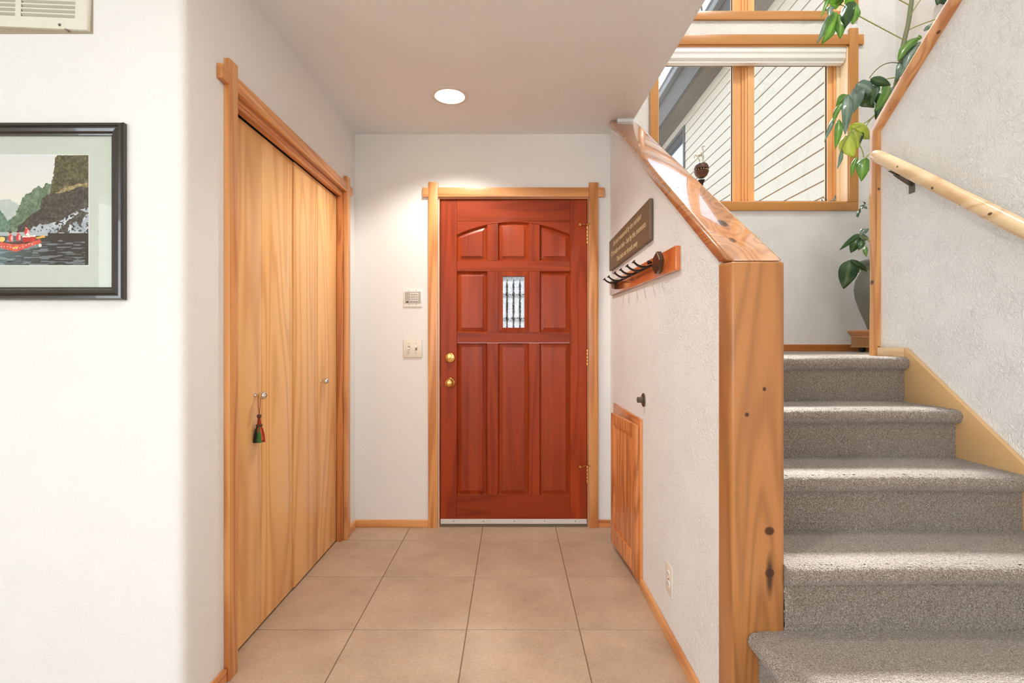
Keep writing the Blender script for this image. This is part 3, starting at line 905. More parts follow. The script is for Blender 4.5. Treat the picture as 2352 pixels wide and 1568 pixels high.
# local: y along leaf 0..0.425, x towards entry is negative
def leafbox(b, y0, y1, z0, z1, x0=-0.022, x1=-0.003, bev=0.003):
    n0 = len(b.verts)
    box(b, x0, x1, y0, y1, z0, z1, bev)
b = nb()
LZ0, LZ1, LW = 0.046, 0.757, 0.432
leafbox(b, 0, 0.058, LZ0, LZ1); leafbox(b, LW - 0.058, LW, LZ0, LZ1)
leafbox(b, 0.058, LW - 0.058, LZ1 - 0.060, LZ1); leafbox(b, 0.058, LW - 0.058, LZ0, LZ0 + 0.09)
bmesh.ops.transform(b, matrix=LM, verts=b.verts[:])
lf = obj('door_leaf', b, FIRR['Z'], d3, smooth=True)
nbd = 5
wv = (LW - 0.116) / nbd
for k in range(nbd):
    b = nb(); leafbox(b, 0.058 + wv * k + 0.0006, 0.058 + wv * (k + 1) - 0.0006, LZ0 + 0.088, LZ1 - 0.058, -0.014, -0.004, 0.003)
    bmesh.ops.transform(b, matrix=LM, verts=b.verts[:])
    obj('panel_board', b, FIRR['Z'], lf, smooth=True)

# ------------------------------------------------------------------ wall bumper and outlet on the half wall
st = empty('door_stopper', (XR, 2.32, 0.88), 'round dark metal door bumper fixed on the half wall above the small access door', 'door bumper')
b = nb(); lathe(b, [(0, 0.0), (0.032, 0.0), (0.0315, 0.004), (0.026, 0.007), (0, 0.007)], (XR, 2.32, 0.88), (-1, 0, 0), 28)
obj('base_plate', b, GUNM, st, smooth=True)
b = nb(); lathe(b, [(0.014, 0.006), (0.014, 0.012), (0.0125, 0.020), (0.014, 0.024), (0.013, 0.030), (0, 0.030)], (XR, 2.32, 0.88), (-1, 0, 0), 20)
obj('rubber_tip', b, plain('olive_rubber', srgb(96, 86, 66), 0.6), st, smooth=True)

ou = empty('power_outlet', (XR, 1.935, 0.234), 'cream power outlet low on the half wall above the baseboard', 'outlet')
b = nb(); box(b, XR - 0.006, XR, 1.898, 1.972, 0.176, 0.292, 0.0025)
obj('cover_plate', b, PLATE, ou, smooth=True)
for dzz in (-0.0195, 0.0195):
    b = nb()
    for (a, c) in ((0.017, 0.0142),):
        prism(b, [(1.935 + 0.017 * math.cos(t) if abs(math.cos(t)) < 0.97 else 1.935 + 0.0165 * math.copysign(1, math.cos(t)), 0.234 + dzz + 0.0142 * math.sin(t)) for t in np.linspace(0, 2 * PI, 17)[:-1]], 'X', XR - 0.0085, XR - 0.005)
    so = obj('socket', b, PLATEW, ou)
    b = nb()
    box(b, XR - 0.0088, XR - 0.008, 1.935 - 0.0075, 1.935 - 0.0050, 0.234 + dzz - 0.002, 0.234 + dzz + 0.006)
    box(b, XR - 0.0088, XR - 0.008, 1.935 + 0.0050, 1.935 + 0.0075, 0.234 + dzz - 0.002, 0.234 + dzz + 0.006)
    obj('slot', b, DARK, so)
b = nb(); lathe(b, [(0, 0.0012), (0.003, 0.001), (0.0035, 0), (0, 0)], (XR - 0.006, 1.935, 0.234), (-1, 0, 0), 10)
obj('screw', b, SCREWM, ou)

# ------------------------------------------------------------------ keypad and switch on the back wall
KB = F / D
kx = lambda u: (u - 1176) / KB
kz = lambda v: H - (v - 784) / KB
al = empty('alarm_keypad', (kx(948.5), D, kz(684)), 'white alarm keypad with rows of small buttons on the back wall', 'keypad')
b = nb(); box(b, kx(927), kx(970), D - 0.006, D, kz(704.5), kz(663.5), 0.003)
obj('cover_plate', b, PLATEW, al, smooth=True)
b = nb(); box(b, kx(930.5), kx(967), D - 0.009, D - 0.0055, kz(696), kz(669.5), 0.0015)
kp = obj('key_panel', b, KEYG, al)
for r in range(4):
    for c in range(4):
        u, v = 944.5 + c * 5.1, 675 + r * 4.95
        b = nb(); box(b, kx(u - 1.8), kx(u + 1.8), D - 0.0125, D - 0.0085, kz(v + 1.6), kz(v - 1.6), 0.0008, 1)
        obj('key', b, PLATEW, kp)
        b = nb(); box(b, kx(u - 1.7), kx(u + 1.7), D - 0.0096, D - 0.0088, kz(v + 2.6), kz(v + 1.8))
        obj('key_legend', b, SCREWM, kp)
for r in range(6):
    for c in range(2):
        b = nb(); lathe(b, [(0, 0.001), (0.0015, 0.001), (0.0015, 0), (0, 0)], (kx(933.5 + c * 4), D - 0.009, kz(673.5 + r * 3)), (0, -1, 0), 8)
        obj('indicator', b, SCREWM, kp)
b = nb(); prism(b, [(kx(933), kz(694.8)), (kx(938), kz(694.8)), (kx(939.4), kz(692.2)), (kx(934.4), kz(692.2))], 'Y', D - 0.0098, D - 0.0088)
obj('emblem', b, DARK, kp)
for u in (939.5, 956.7):
    for v in (667.3, 699.2):
        b = nb(); lathe(b, [(0, 0.001), (0.0022, 0.0008), (0.0025, 0), (0, 0)], (kx(u), D - 0.006, kz(v)), (0, -1, 0), 10)
        obj('screw', b, SCREWM, al)

sw = empty('light_switch', (kx(948), D, kz(800)), 'double toggle light switch plate on the back wall below the keypad', 'light switch')
b = nb(); box(b, kx(926.5), kx(969.8), D - 0.007, D, kz(821), kz(779), 0.0045)
obj('cover_plate', b, PLATE, sw, smooth=True)
for i, u in enumerate((939.6, 956.6)):
    b = nb(); box(b, kx(u - 2.0), kx(u + 2.0), D - 0.0078, D - 0.0065, kz(804.2), kz(794.6), 0.0004, 1)
    rc = obj('toggle_slot', b, plain('toggle_slot_shade', srgb(150, 138, 118), 0.6), sw)
    b = nb(); box(b, -0.0042, 0.0042, -0.015, 0.0, -0.0065, 0.0065, 0.0015)
    bmesh.ops.transform(b, matrix=Matrix.Translation((kx(u), D - 0.006, kz(800 if i == 0 else 797.6))) @ Matrix.Rotation(math.radians(28 if i == 0 else -28), 4, 'X'), verts=b.verts[:])
    obj('toggle', b, PLATEW, rc, smooth=True)
    for v in (788, 810.8):
        b = nb(); lathe(b, [(0, 0.001), (0.0022, 0.0008), (0.0025, 0), (0, 0)], (kx(u), D - 0.007, kz(v)), (0, -1, 0), 10)
        obj('screw', b, SCREWM, sw)

# ------------------------------------------------------------------ recessed ceiling lamp
rl = empty('ceiling_light', (LX, LY, ZC), 'round white recessed downlight in the entry ceiling, switched on', 'ceiling light')
b = nb(); lathe(b, [(0.078, 0.0), (0.099, 0.0), (0.0985, -0.003), (0.093, -0.0055), (0.083, -0.007), (0.0775, -0.0045), (0.0765, 0.004), (0.078, 0.0)], (LX, LY, ZC), n=48)
obj('trim_ring', b, plain('lamp_trim', srgb(222, 216, 208), 0.35), rl, smooth=True, ang=50)
b = nb(); lathe(b, [(0.0775, -0.002), (0.072, 0.035), (0.062, 0.075), (0.058, 0.105)], (LX, LY, ZC), n=48)
obj('reflector', b, plain('lamp_reflector', srgb(245, 243, 238), 0.25), rl, smooth=True)
b = nb(); lathe(b, [(0, 0.050), (0.022, 0.053), (0.036, 0.062), (0.041, 0.078), (0.036, 0.10), (0.0, 0.104)], (LX, LY, ZC), n=32)
obj('bulb', b, LAMP, rl, smooth=True, ang=70)
add_light('entry_downlight', 'SPOT', (LX, LY, ZC + 0.045), (0, 0, -1), 56, (1.0, 0.95, 0.88), spot_size=math.radians(125), spot_blend=0.5, shadow_soft_size=0.05)

# ------------------------------------------------------------------ post and sloping cap of the half wall
b = nb()
prism(b, [(1.371, 0.0), (1.461, 0.0), (1.461, 1.3775), (1.371, 1.369)], 'X', 0.600, 0.746, 0.010, 3)
struct('trim_1', b, POST, smooth=True, ang=50)
b = nb()
ye = 2.924
pc = [(1.3715, 1.3695), (1.4615, 1.378), (ye + 0.06, capz(ye + 0.06) - 0.053), (ye + 0.06, ZC + 0.0), (ye, ZC)]
pc = [(1.3715, 1.3695), (1.4615, 1.378), (3.03, capz(3.03) - 0.053 if capz(3.03) - 0.053 < ZC else ZC), (ye, ZC)]
yb = (ZC + 0.053 - 1.369) / SL + 1.371
pc = [(1.3715, 1.3697), (1.4615, 1.3785), (yb, ZC), (ye, ZC)]
prism(b, pc, 'X', 0.600, 0.746, 0.012, 3)
for v in b.verts:
    v.co.x -= 0.026 * max(0, min(1, (v.co.y - 1.4) / 1.5))
# gentle hand-worked waviness
bmesh.ops.subdivide_edges(b, edges=[e for e in b.edges if abs(e.verts[0].co.y - e.verts[1].co.y) > 0.5], cuts=24)
for v in b.verts:
    v.co.x += 0.0025 * noise.noise(Vector((v.co.x * 3, v.co.y * 6, 0)))
bmesh.ops.recalc_face_normals(b, faces=b.faces[:])
struct('trim_2', b, CAPW, smooth=True, ang=50)

# ------------------------------------------------------------------ carpeted staircase
RY = [2.110 - 0.245 * k for k in range(6)]
TZ = [ZL, 0.899, 0.720, 0.540, 0.359, 0.180]
stairs = empty('staircase', (1.2, 0.886, 0.0), 'grey-brown carpeted staircase rising beside the half wall to a landing', 'staircase')
rng = np.random.default_rng(5)

def carpet_step(z, zb, yr, yback, x0, x1, left_return=False, cell=0.005):
    nose = yr - 0.030
    r = 0.024
    # profile: (outward offset, z); offset 0 = nose line
    prof = []
    for zz in np.arange(zb - 0.004, z - 0.054, cell): prof.append((-0.030, zz))
    prof.append((-0.029, z - 0.053))
    for a in np.linspace(-PI / 2, PI / 2, 16):
        prof.append((-r + 0.0 + r * math.cos(a) - 0.000, z - 0.0255 + 0.0255 * math.sin(a)))
    prof.append((-0.030, z))
    # plan path with outward normals
    path = []
    if left_return:
        xl = x0
        for y in np.arange(yback - 0.006, nose + 0.05, -cell): path.append((xl, y, -1, 0))
        for a in np.linspace(0, PI / 2, 12)[0:]:
            path.append((xl + 0.05 - 0.05 * math.cos(a), nose + 0.05 - 0.05 * math.sin(a), -math.cos(a), -math.sin(a)))
        for x in np.arange(xl + 0.05 + cell, x1, cell): path.append((x, nose, 0, -1))
    else:
        for x in np.arange(x0, x1 + cell, cell): path.append((min(x, x1), nose, 0, -1))
    V = []
    for (px, py, nx, ny) in path:
        for (o, zz) in prof:
            V.append((px + nx * o, py + ny * o, zz))
    m = len(prof); n = len(path)
    Fc = [(i * m + k, (i + 1) * m + k, (i + 1) * m + k + 1, i * m + k + 1) for i in range(n - 1) for k in range(m - 1)]
    # tread top
    xa = x0 + (0.029 if left_return else 0)
    xs_ = np.arange(xa, x1 + cell, cell); ys_ = np.arange(nose + 0.029, yback + cell, cell)
    base = len(V)
    for x in xs_:
        for y in ys_: V.append((min(x, x1), min(y, yback), z))
    ny_ = len(ys_)
    Fc += [(base + i * ny_ + k, base + (i + 1) * ny_ + k, base + (i + 1) * ny_ + k + 1, base + i * ny_ + k + 1) for i in range(len(xs_) - 1) for k in range(ny_ - 1)]
    V = np.array(V)
    V += rng.normal(0, 0.0009, V.shape)
    V[:, 2] += 0.0012 * np.sin(V[:, 0] * 9 + z * 30)
    return V, Fc

for k in range(1, 6):
    zb = TZ[k + 1] if k < 5 else 0.0
    x0 = 0.746 if k != 4 and k != 5 else 0.644
    if k == 5: x0 = 0.60
    V, Fc = carpet_step(TZ[k], zb, RY[k], RY[k - 1], x0, 1.6495, left_return=(k >= 4))
    so_ = arr('step', V, Fc, CARPET, stairs)
V, Fc = carpet_step(TZ[0], TZ[1], RY[0], RY[0] + 0.20, 0.746, 1.6495)
arr('step', V, Fc, CARPET, stairs)
b = nb()
for k in range(0, 4):
    ee = [(RY[k], TZ[k] - 0.06)] + [(RY[k] - 0.030 + 0.024 - 0.024 * math.cos(a), TZ[k] - 0.0255 + 0.0250 * math.sin(a)) for a in np.linspace(-PI / 2, PI / 2, 12)] + [(RY[k] + 0.01, TZ[k] - 0.0005)]
    b = nb(); prism(b, ee, 'X', 0.7455, 0.755)
    obj('step_end', b, CARPET, stairs)
b = nb(); box(b, 0.726, 2.599, RY[0] + 0.198, YW - 0.001, ZL - 0.2, ZL + 0.0005)
box(b, 1.79, 2.60, 1.9, RY[0] + 0.3, ZL - 0.2, ZL)
struct('floor_landing', b, CARPET)
b = nb()
for k in range(7):
    box(b, 1.79, 2.60, 0.40, 2.20 - 0.245 * k, ZL + 0.18 * k - 0.02, ZL + 0.18 * (k + 1), 0.02)
struct('floor_upper_flight', b, CARPET)
# stair body under the carpet
b = nb()
for k in range(1, 6):
    box(b, 0.75, 1.648, RY[k] + 0.004, RY[k - 1] + 0.01, 0.0, TZ[k] - 0.012)
obj('stair_carcase', b, DARK, stairs)
# skirt board on the right wall
SK0, SK1 = 1.650, XS
b = nb()
sk = 0.733
zt = lambda y: 1.124 - (2.112 - y) * 0.748
yk = 2.112 - 1.124 / 0.748 + 0.06
pts = [(2.112, 1.124), (0.64, zt(0.64)), (0.64, 0.0), (0.90, 0.0), (2.112, 0.86)]
prism(b, pts, 'X', SK0, SK1, 0.004, 2)
obj('skirt_board', b, SKIRT, stairs, smooth=True)
b = nb(); box(b, SK0, SK1, 2.113, 2.268, ZL - 0.12, 1.124, 0.003)
obj('skirt_return', b, wood('pale_fir_grain', srgb(236, 204, 160), srgb(214, 172, 124), 'Y', rings=8, scale=7, stretch=0.2), stairs, smooth=True)

# ------------------------------------------------------------------ log trim on the end and top of the right wall
def halflog_section(k):
    out = []
    for a in np.linspace(0, PI, 13):
        out.append((math.cos(a) * 0.093, max(0.004, math.sin(a) ** 0.6 * 0.070)))
    out[0] = (0.086, 0.0); out[-1] = (-0.086, 0.0)
    return out
xc = XS + 0.06
path = []
for t in np.linspace(0, 1, 30): path.append((2.27, ZL - 0.006 + (2.10 - ZL + 0.006) * t, (1.0, 0.0)))
ns = Vector((SU, 1.0)).normalized()          # normal of the sloping part in (y,z)
mit = (Vector((1.0, 0.0)) + ns); mit = mit / mit.dot(Vector((1.0, 0.0)))
path[-1] = (2.27, 2.10, (mit.x, mit.y))
for t in np.linspace(0, 1, 40)[1:]:
    y = 2.27 - 1.85 * t
    path.append((y, uz(y), (ns.x, ns.y)))
b = nb(); rings = []
for i, (y, z, nn) in enumerate(path):
    ring = []
    for j, (sx, h) in enumerate(halflog_section(i)):
        w = 1 + 0.05 * noise.noise(Vector((sx * 8, y * 3 + 5, z * 3)))
        hh = h * w
        ring.append(b.verts.new((xc + sx * w, y + nn[0] * hh, z + nn[1] * hh)))
    rings.append(ring)
for i in range(len(rings) - 1):
    for j in range(len(rings[0]) - 1):
        b.faces.new((rings[i][j], rings[i][j + 1], rings[i + 1][j + 1], rings[i + 1][j]))
    b.faces.new((rings[i][-1], rings[i][0], rings[i + 1][0], rings[i + 1][-1]))
b.faces.new(rings[0]); b.faces.new(rings[-1][::-1])
bmesh.ops.recalc_face_normals(b, faces=b.faces[:])
struct('trim_3', b, LOGW, smooth=True, ang=60)

# ------------------------------------------------------------------ handrail
hr = empty('handrail', (1.605, 2.215, 1.971), 'peeled pale log handrail on the stair wall, held by a dark iron bracket', 'handrail')
n_ = 60
pp, rr = [], []
for i in range(n_):
    t = i / (n_ - 1)
    y = 2.215 - 1.55 * t
    z = 1.971 - 1.55 * t * 0.724
    pp.append((1.603 + 0.002 * math.sin(9 * t), y, z + 0.003 * math.sin(7 * t + 1)))
    rr.append(0.0265 * (1 + 0.07 * noise.noise(Vector((t * 9, 2.2, 0)))) * (0.82 if i == 0 else 1))
b = nb(); tube(b, pp, rr, 20)
obj('rail', b, RAILW, hr, smooth=True, ang=60)
def bracket(y):
    z = 1.971 - (2.215 - y) * 0.724
    b = nb()
    # wall plate, arm and saddle
    box(b, XS - 0.004, XS, y - 0.018, y + 0.012, z - 0.115, z - 0.045, 0.0015)
    for q in range(1):
        prism(b, [(XS - 0.004, z - 0.055), (XS - 0.004, z - 0.088), (1.603 - 0.008, z - 0.040), (1.603 - 0.008, z - 0.030)], 'Y', y - 0.005, y + 0.003)
    vs = [v for v in b.verts]
    bb = nb(); box(bb, -0.012, 0.012, -0.035, 0.035, -0.0015, 0.0015, 0.001)
    bmesh.ops.transform(bb, matrix=Matrix.Translation((1.603, y, z - 0.0335)) @ Matrix.Rotation(math.atan(0.724), 4, 'X'), verts=bb.verts[:])
    me = bpy.data.meshes.new('t'); bb.to_mesh(me); bb.free(); b.from_mesh(me); bpy.data.meshes.remove(me)
    obj('bracket', b, GUNM, hr)
bracket(2.095)
bracket(0.95)

# ------------------------------------------------------------------ windows of the stairwell
def window(name, z0, z1, horns):
    w = empty(name, (1.63, YW, z0), kind='structure')
    Yc0, Yc1 = YW - 0.02, YW
    def bx(nm, m, *a, bev=0.003):
        b = nb(); box(b, *a, bev); return obj(nm, b, m, w, smooth=True)
    bx('casing', WINW['Z'], WX0 - 0.055, WX0, Yc0, Yc1, z0 - (0.0 if horns else 0), z1 + 0.108)
    bx('casing', WINW['Z'], WX1 + 0.0, WX1 + 0.060, Yc0, Yc1, z0 + 0.0, z1 + 0.108)
    bx('casing', WINW['X'], WX0 - 0.093, WX0 - 0.055, Yc0 + .001, Yc1, z1, z1 + 0.066)
    bx('casing', WINW['X'], WX1 + 0.060, WX1 + 0.098, Yc0 + .001, Yc1, z1, z1 + 0.066)
    bx('casing', WINW['X'], WX0, WX1, Yc0 + .001, Yc1, z1, z1 + 0.066)
    bx('casing', WINW['X'], WX0 - 0.055, WX1 + 0.060, Yc0 + .001, Yc1, z0 - 0.056, z0)
    # reveal boards
    YG = YW + 0.09
    bx('reveal', SASH['Z'], WX0, WX0 + 0.008, YW - 0.004, YW + 0.16, z0, z1, bev=0.001)
    bx('reveal', SUNLIT_PINE, WX1 - 0.008, WX1, YW - 0.004, YW + 0.16, z0, z1, bev=0.001)
    bx('reveal', SASH['X'], WX0, WX1, YW - 0.004, YW + 0.16, z1 - 0.008, z1, bev=0.001)
    bx('window_sill', SASH['X'], WX0, WX1, YW - 0.004, YW + 0.16, z0, z0 + 0.010, bev=0.001)
    # stepped stops
    a, c = z0 + 0.010, z1 - 0.008
    xm0, xm1 = 1.572, 1.672
    for (x0, x1) in ((WX0 + 0.008, xm0 + 0.045), (xm1 - 0.0, WX1 - 0.008)):
        for (dxx, y0) in ((0.016, YG - 0.022), (0.030, YG - 0.010)):
            pass
    # fixed centre mullion (flat board) and its grooved left side
    bx('mullion', SASH['Z'], xm0 + 0.055, xm1, YG - 0.030, YG + 0.05, a, c, bev=0.003)
    bx('mullion_stop', SASH['Z'], xm0 + 0.040, xm0 + 0.0545, YG - 0.022, YG + 0.05, a, c, bev=0.002)
    bx('mullion_stop', SASH['Z'], xm0 + 0.022, xm0 + 0.0395, YG - 0.012, YG + 0.05, a, c, bev=0.002)
    bx('jamb_stop', SUNLIT_PINE, WX1 - 0.028, WX1 - 0.008, YG - 0.022, YG + 0.05, a, c, bev=0.002)
    bx('jamb_stop', SASH['Z'], WX1 - 0.044, WX1 - 0.0285, YG - 0.012, YG + 0.05, a, c, bev=0.002)
    bx('jamb_stop', SASH['Z'], WX0 + 0.008, WX0 + 0.022, YG - 0.012, YG + 0.05, a, c, bev=0.002)
    for (x0, x1, gx0, gx1) in ((WX0 + 0.0225, xm0 + 0.0215, 1.018, 1.5365), (xm1 + 0.0005, WX1 - 0.0445, 1.676, 2.196)):
        gz0, gz1 = a + 0.026, c - 0.066
        b = nb()
        y0, y1 = YG, YG + 0.04
        box(b, x0, gx0, y0, y1, a, c, 0.003); box(b, gx1, x1, y0, y1, a, c, 0.003)
        box(b, gx0 - 0.002, gx1 + 0.002, y0 + 0.0005, y1, a, gz0, 0.003); box(b, gx0 - 0.002, gx1 + 0.002, y0 + 0.0005, y1, gz1, c, 0.003)
        s = obj('sash', b, SASH['Z'], w, smooth=True)
        b = nb()
        g = 0.003
        box(b, gx0, gx0 + g, y0 + 0.012, y0 + 0.024, gz0, gz1); box(b, gx1 - g, gx1, y0 + 0.012, y0 + 0.024, gz0, gz1)
        box(b, gx0, gx1, y0 + 0.006, y0 + 0.03, gz0, gz0 + g); box(b, gx0, gx1, y0 + 0.006, y0 + 0.03, gz1 - g, gz1)
        obj('gasket', b, RUBBER, s)
        b = nb(); box(b, gx0, gx1, y0 + 0.016, y0 + 0.020, gz0, gz1)
        obj('pane', b, PANE, s)
    return w
window('window_1', WZ0, WZ1, True)
window('window_2', UZ0, UZ1, False)
for z0, z1 in ((WZ0, WZ1), (UZ0, UZ1)):
    pl = add_light('window_portal', 'AREA', (1.63, YW + 0.165, (z0 + z1) / 2), (0, -1, 0), 1.0, shape='RECTANGLE', size=WX1 - WX0, size_y=z1 - z0)
    pl.data.cycles.is_portal = True

# white roller blind cassette under the head of the lower window
rb = empty('roller_blind', (1.63, YW + 0.03, 3.10), 'rolled-up white blind cassette across the top of the stairwell window', 'blind')
b = nb()
prism(b, [(YW + 0.000, 3.146), (YW + 0.055, 3.146), (YW + 0.055, 3.052), (YW + 0.015, 3.052), (YW + 0.000, 3.072), (YW + 0.002, 3.100), (YW - 0.004, 3.112)], 'X', WX0 + 0.010, WX1 - 0.012, 0.002)
obj('cassette', b, WHITE, rb, smooth=True)
b = nb(); box(b, WX0 + 0.012, WX1 - 0.020, YW + 0.010, YW + 0.050, 3.044, 3.052, 0.002)
obj('bottom_bar', b, WHITE, rb)
for x in (1.32, 1.63, 1.94):
    b = nb(); lathe(b, [(0, 0.0015), (0.002, 0.001), (0.002, 0), (0, 0)], (x, YW + 0.008, 3.062), (0, -1, 0), 8)
    obj('rivet', b, SCREWM, rb)

# ------------------------------------------------------------------ sill figurines
sx, sy = (1611 - 1176) / F * 3.455, 3.455
ft = empty('stone_figurine', (sx, sy, WZ0 + 0.010), 'brown round stone with a small silver horse on top, on the window sill', 'figurine')
b = nb(); lathe(b, [(0, 0), (0.035, 0), (0.034, 0.008), (0.012, 0.02), (0.009, 0.08), (0.012, 0.135), (0.024, 0.160), (0, 0.160)], (sx, sy, WZ0 + 0.010), n=18)
obj('pedestal', b, IRON, ft, smooth=True)
zc = P(1611, 392, sy).z
b = nb(); lathe(b, [(0.0, -0.054), (0.02, -0.050), (0.038, -0.034), (0.047, -0.014), (0.049, -0.006), (0.042, -0.003), (0.0, -0.003)], (sx, sy, zc), n=24)
obj('lower_stone', b, STONE, ft, smooth=True)
b = nb(); lathe(b, [(0.0, 0.006), (0.042, 0.006), (0.049, 0.010), (0.048, 0.024), (0.040, 0.042), (0.022, 0.055), (0.0, 0.059)], (sx, sy, zc), n=24)
obj('upper_stone', b, STONE, ft, smooth=True)
b = nb()
for k in range(16):
    a = 2 * PI * k / 16
    bmesh.ops.create_icosphere(b, subdivisions=1, radius=0.0055, matrix=Matrix.Translation((sx + 0.043 * math.cos(a), sy + 0.043 * math.sin(a), zc + 0.0015 + 0.001 * math.sin(k * 2.3))))
obj('gold_band', b, GOLD, ft, smooth=True)
# horse: one skinned surface
def skin(name, verts, edges, radii, m, parent, root=0):
    o0 = ORG[parent.name]
    me = bpy.data.meshes.new(name)
    me.from_pydata([tuple(Vector(v) - o0) for v in verts], edges, [])
    me.materials.append(m)
    o = bpy.data.objects.new(name, me); COL.objects.link(o); o.parent = parent
    md = o.modifiers.new('skin', 'SKIN')
    md.use_smooth_shade = True
    for i, r in enumerate(radii):
        me.skin_vertices[0].data[i].radius = (r, r)
        me.skin_vertices[0].data[i].use_root = (i == root)
    s = o.modifiers.new('sub', 'SUBSURF'); s.levels = 1; s.render_levels = 1
    ORG[o.name] = o0
    return o
hp = lambda u, v, dy=0.0: tuple(P(u, v, sy + dy))
hv = [hp(1601, 355), hp(1606, 356), hp(1612, 352), hp(1614.5, 345), hp(1612.5, 338), hp(1611.5, 336), hp(1616, 336), hp(1619.5, 335.5),
      hp(1603, 363, -.007), hp(1606, 368, -.007), hp(1605.5, 373, -.007), hp(1603, 363, .007), hp(1607.5, 368, .007), hp(1608.5, 373, .007),
      hp(1614, 362, -.006), hp(1613, 368, -.006), hp(1612.5, 373, -.006), hp(1616, 362, .006), hp(1615.5, 368, .006), hp(1615, 373, .006),
      hp(1596, 356), hp(1595, 361), hp(1595.5, 366)]
he = [(0, 1), (1, 2), (2, 3), (3, 4), (4, 5), (5, 6), (6, 7), (0, 8), (8, 9), (9, 10), (0, 11), (11, 12), (12, 13), (2, 14), (14, 15), (15, 16), (2, 17), (17, 18), (18, 19), (0, 20), (20, 21), (21, 22)]
hrr = [.0085, .008, .010, .008, .006, .0055, .005, .0035, .0045, .0030, .0025, .0045, .0030, .0025, .0045, .0030, .0025, .0045, .0030, .0025, .004, .0045, .002]
skin('horse', hv, he, hrr, SILVER, ft, 2)

gs = P(1908, 461, 3.43)
zs = WZ0 + 0.010
gk = empty('lizard_figurine', (gs.x, 3.43, zs), 'tiny metal lizard figurine with a coiled wire tail at the right end of the sill', 'figurine')
lp = lambda u, v, dy=0.0: (P(u, v, 3.43 + dy).x, 3.43 + dy, max(P(u, v, 3.43 + dy).z - (P(1900, 464, 3.43).z - zs), zs + 0.002))
gv = [lp(1900, 462), lp(1908, 461.5), lp(1914, 460), lp(1917, 455), lp(1918.5, 451), lp(1920.5, 449),
      lp(1910, 464, -.008), lp(1908, 464, .008), lp(1921, 463, -.008), lp(1926, 464.5, -.010), lp(1918, 447)]
skin('body', gv, [(0, 1), (1, 2), (2, 3), (3, 4), (4, 5), (1, 6), (1, 7), (2, 8), (8, 9), (4, 10)], [.005, .0065, .007, .0055, .006, .004, .0025, .0025, .003, .002, .0025], PEWTER, gk, 1)
b = nb()
sp = []
for t in np.linspace(0, 1, 40):
    a = t * 2.6 * 2 * PI - 0.6
    r_ = 0.0175 * (1 - 0.62 * t)
    sp.append((lp(1892.5, 460)[0] + r_ * math.cos(-a), 3.43 + 0.006 * t, zs + 0.0192 + r_ * math.sin(-a)))
tube(b, [lp(1901, 462.5)] + sp, 0.0011, 6)
obj('wire_tail', b, IRON, gk, smooth=True)

# ------------------------------------------------------------------ framed picture
PXW = F / 1.487
fy = 1.487
pw = lambda u: (u - 1176) / (F / (fy - 0.018))
pz = lambda v: H - (v - 784) / (F / (fy - 0.018))
FXR, FXL = pw(281.5), pw(281.5) - 0.80
FZ0, FZ1 = pz(688), pz(279.5)
pic = empty('framed_picture', ((FXR + FXL) / 2, fy, FZ0), 'dark framed river rafting painting with sage mat on the wall left of the closet', 'picture')
prof = [(0.0, 0.0), (0.0, 0.012), (0.004, 0.018), (0.011, 0.0185), (0.014, 0.015), (0.020, 0.019), (0.028, 0.017), (0.033, 0.011), (0.037, 0.010), (0.038, 0.006), (0.038, 0.0)]
corners = lambda d: [(FXL + d, FZ0 + d), (FXR - d, FZ0 + d), (FXR - d, FZ1 - d), (FXL + d, FZ1 - d)]
for k in range(4):
    b = nb(); rA, rB = [], []
    for d, h in prof:
        c = corners(d)
        rA.append(b.verts.new((c[k][0], fy - 0.002 - h, c[k][1])))
        rB.append(b.verts.new((c[(k + 1) % 4][0], fy - 0.002 - h, c[(k + 1) % 4][1])))
    for i in range(len(prof) - 1): b.faces.new((rA[i], rB[i], rB[i + 1], rA[i + 1]))
    b.faces.new(rA); b.faces.new(rB[::-1])
    bmesh.ops.recalc_face_normals(b, faces=b.faces[:])
    obj('frame_side', b, FRAMEM, pic, smooth=True, ang=25)
b = nb(); box(b, FXL + 0.03, FXR - 0.03, fy - 0.006, fy - 0.002, FZ0 + 0.03, FZ1 - 0.03)
obj('mat_board', b, MATB, pic)
b = nb(); box(b, FXL + 0.037, FXR - 0.037, fy - 0.0096, fy - 0.0086, FZ0 + 0.037, FZ1 - 0.037)
obj('glass', b, PANEF, pic)

# painting: colours computed on a fine grid (canyon, river, raft)
def inpoly(px, py, poly):
    r = np.zeros(px.shape, bool)
    n = len(poly)
    for i in range(n):
        x1, y1 = poly[i]; x2, y2 = poly[(i + 1) % n]
        c = ((y1 > py) != (y2 > py)) & (px < (x2 - x1) * (py - y1) / (y2 - y1 + 1e-9) + x1)
        r ^= c
    return r
GW, GH = 420, 236
def vnoise(w, h, sx_, sy_, seed):
    g = np.random.default_rng(seed).random((int(h / sy_) + 3, int(w / sx_) + 3))
    yy, xx = np.mgrid[0:h, 0:w]
    fx, fyy = xx / sx_, yy / sy_
    ix, iy = fx.astype(int), fyy.astype(int)
    tx_, ty_ = fx - ix, fyy - iy
    tx_ = tx_ * tx_ * (3 - 2 * tx_); ty_ = ty_ * ty_ * (3 - 2 * ty_)
    return (g[iy, ix] * (1 - tx_) + g[iy, ix + 1] * tx_) * (1 - ty_) + (g[iy + 1, ix] * (1 - tx_) + g[iy + 1, ix + 1] * tx_) * ty_
CX1, CX0 = 1143.0, 1143.0 - 1143.0 * 2.72   # crop coordinates: visible part is 0..1143
full_w = (FXR - 0.064 - 0.04) - (FXL + 0.104)
ch0, ch1 = 90.0, 1505.0
scale_m = ((608.8 - 356.3) / (F / (fy - 0.006))) / (ch1 - ch0)
imx1 = (203.7 - 1176) / (F / (fy - 0.006))
imx0 = FXL + (FXR - imx1)
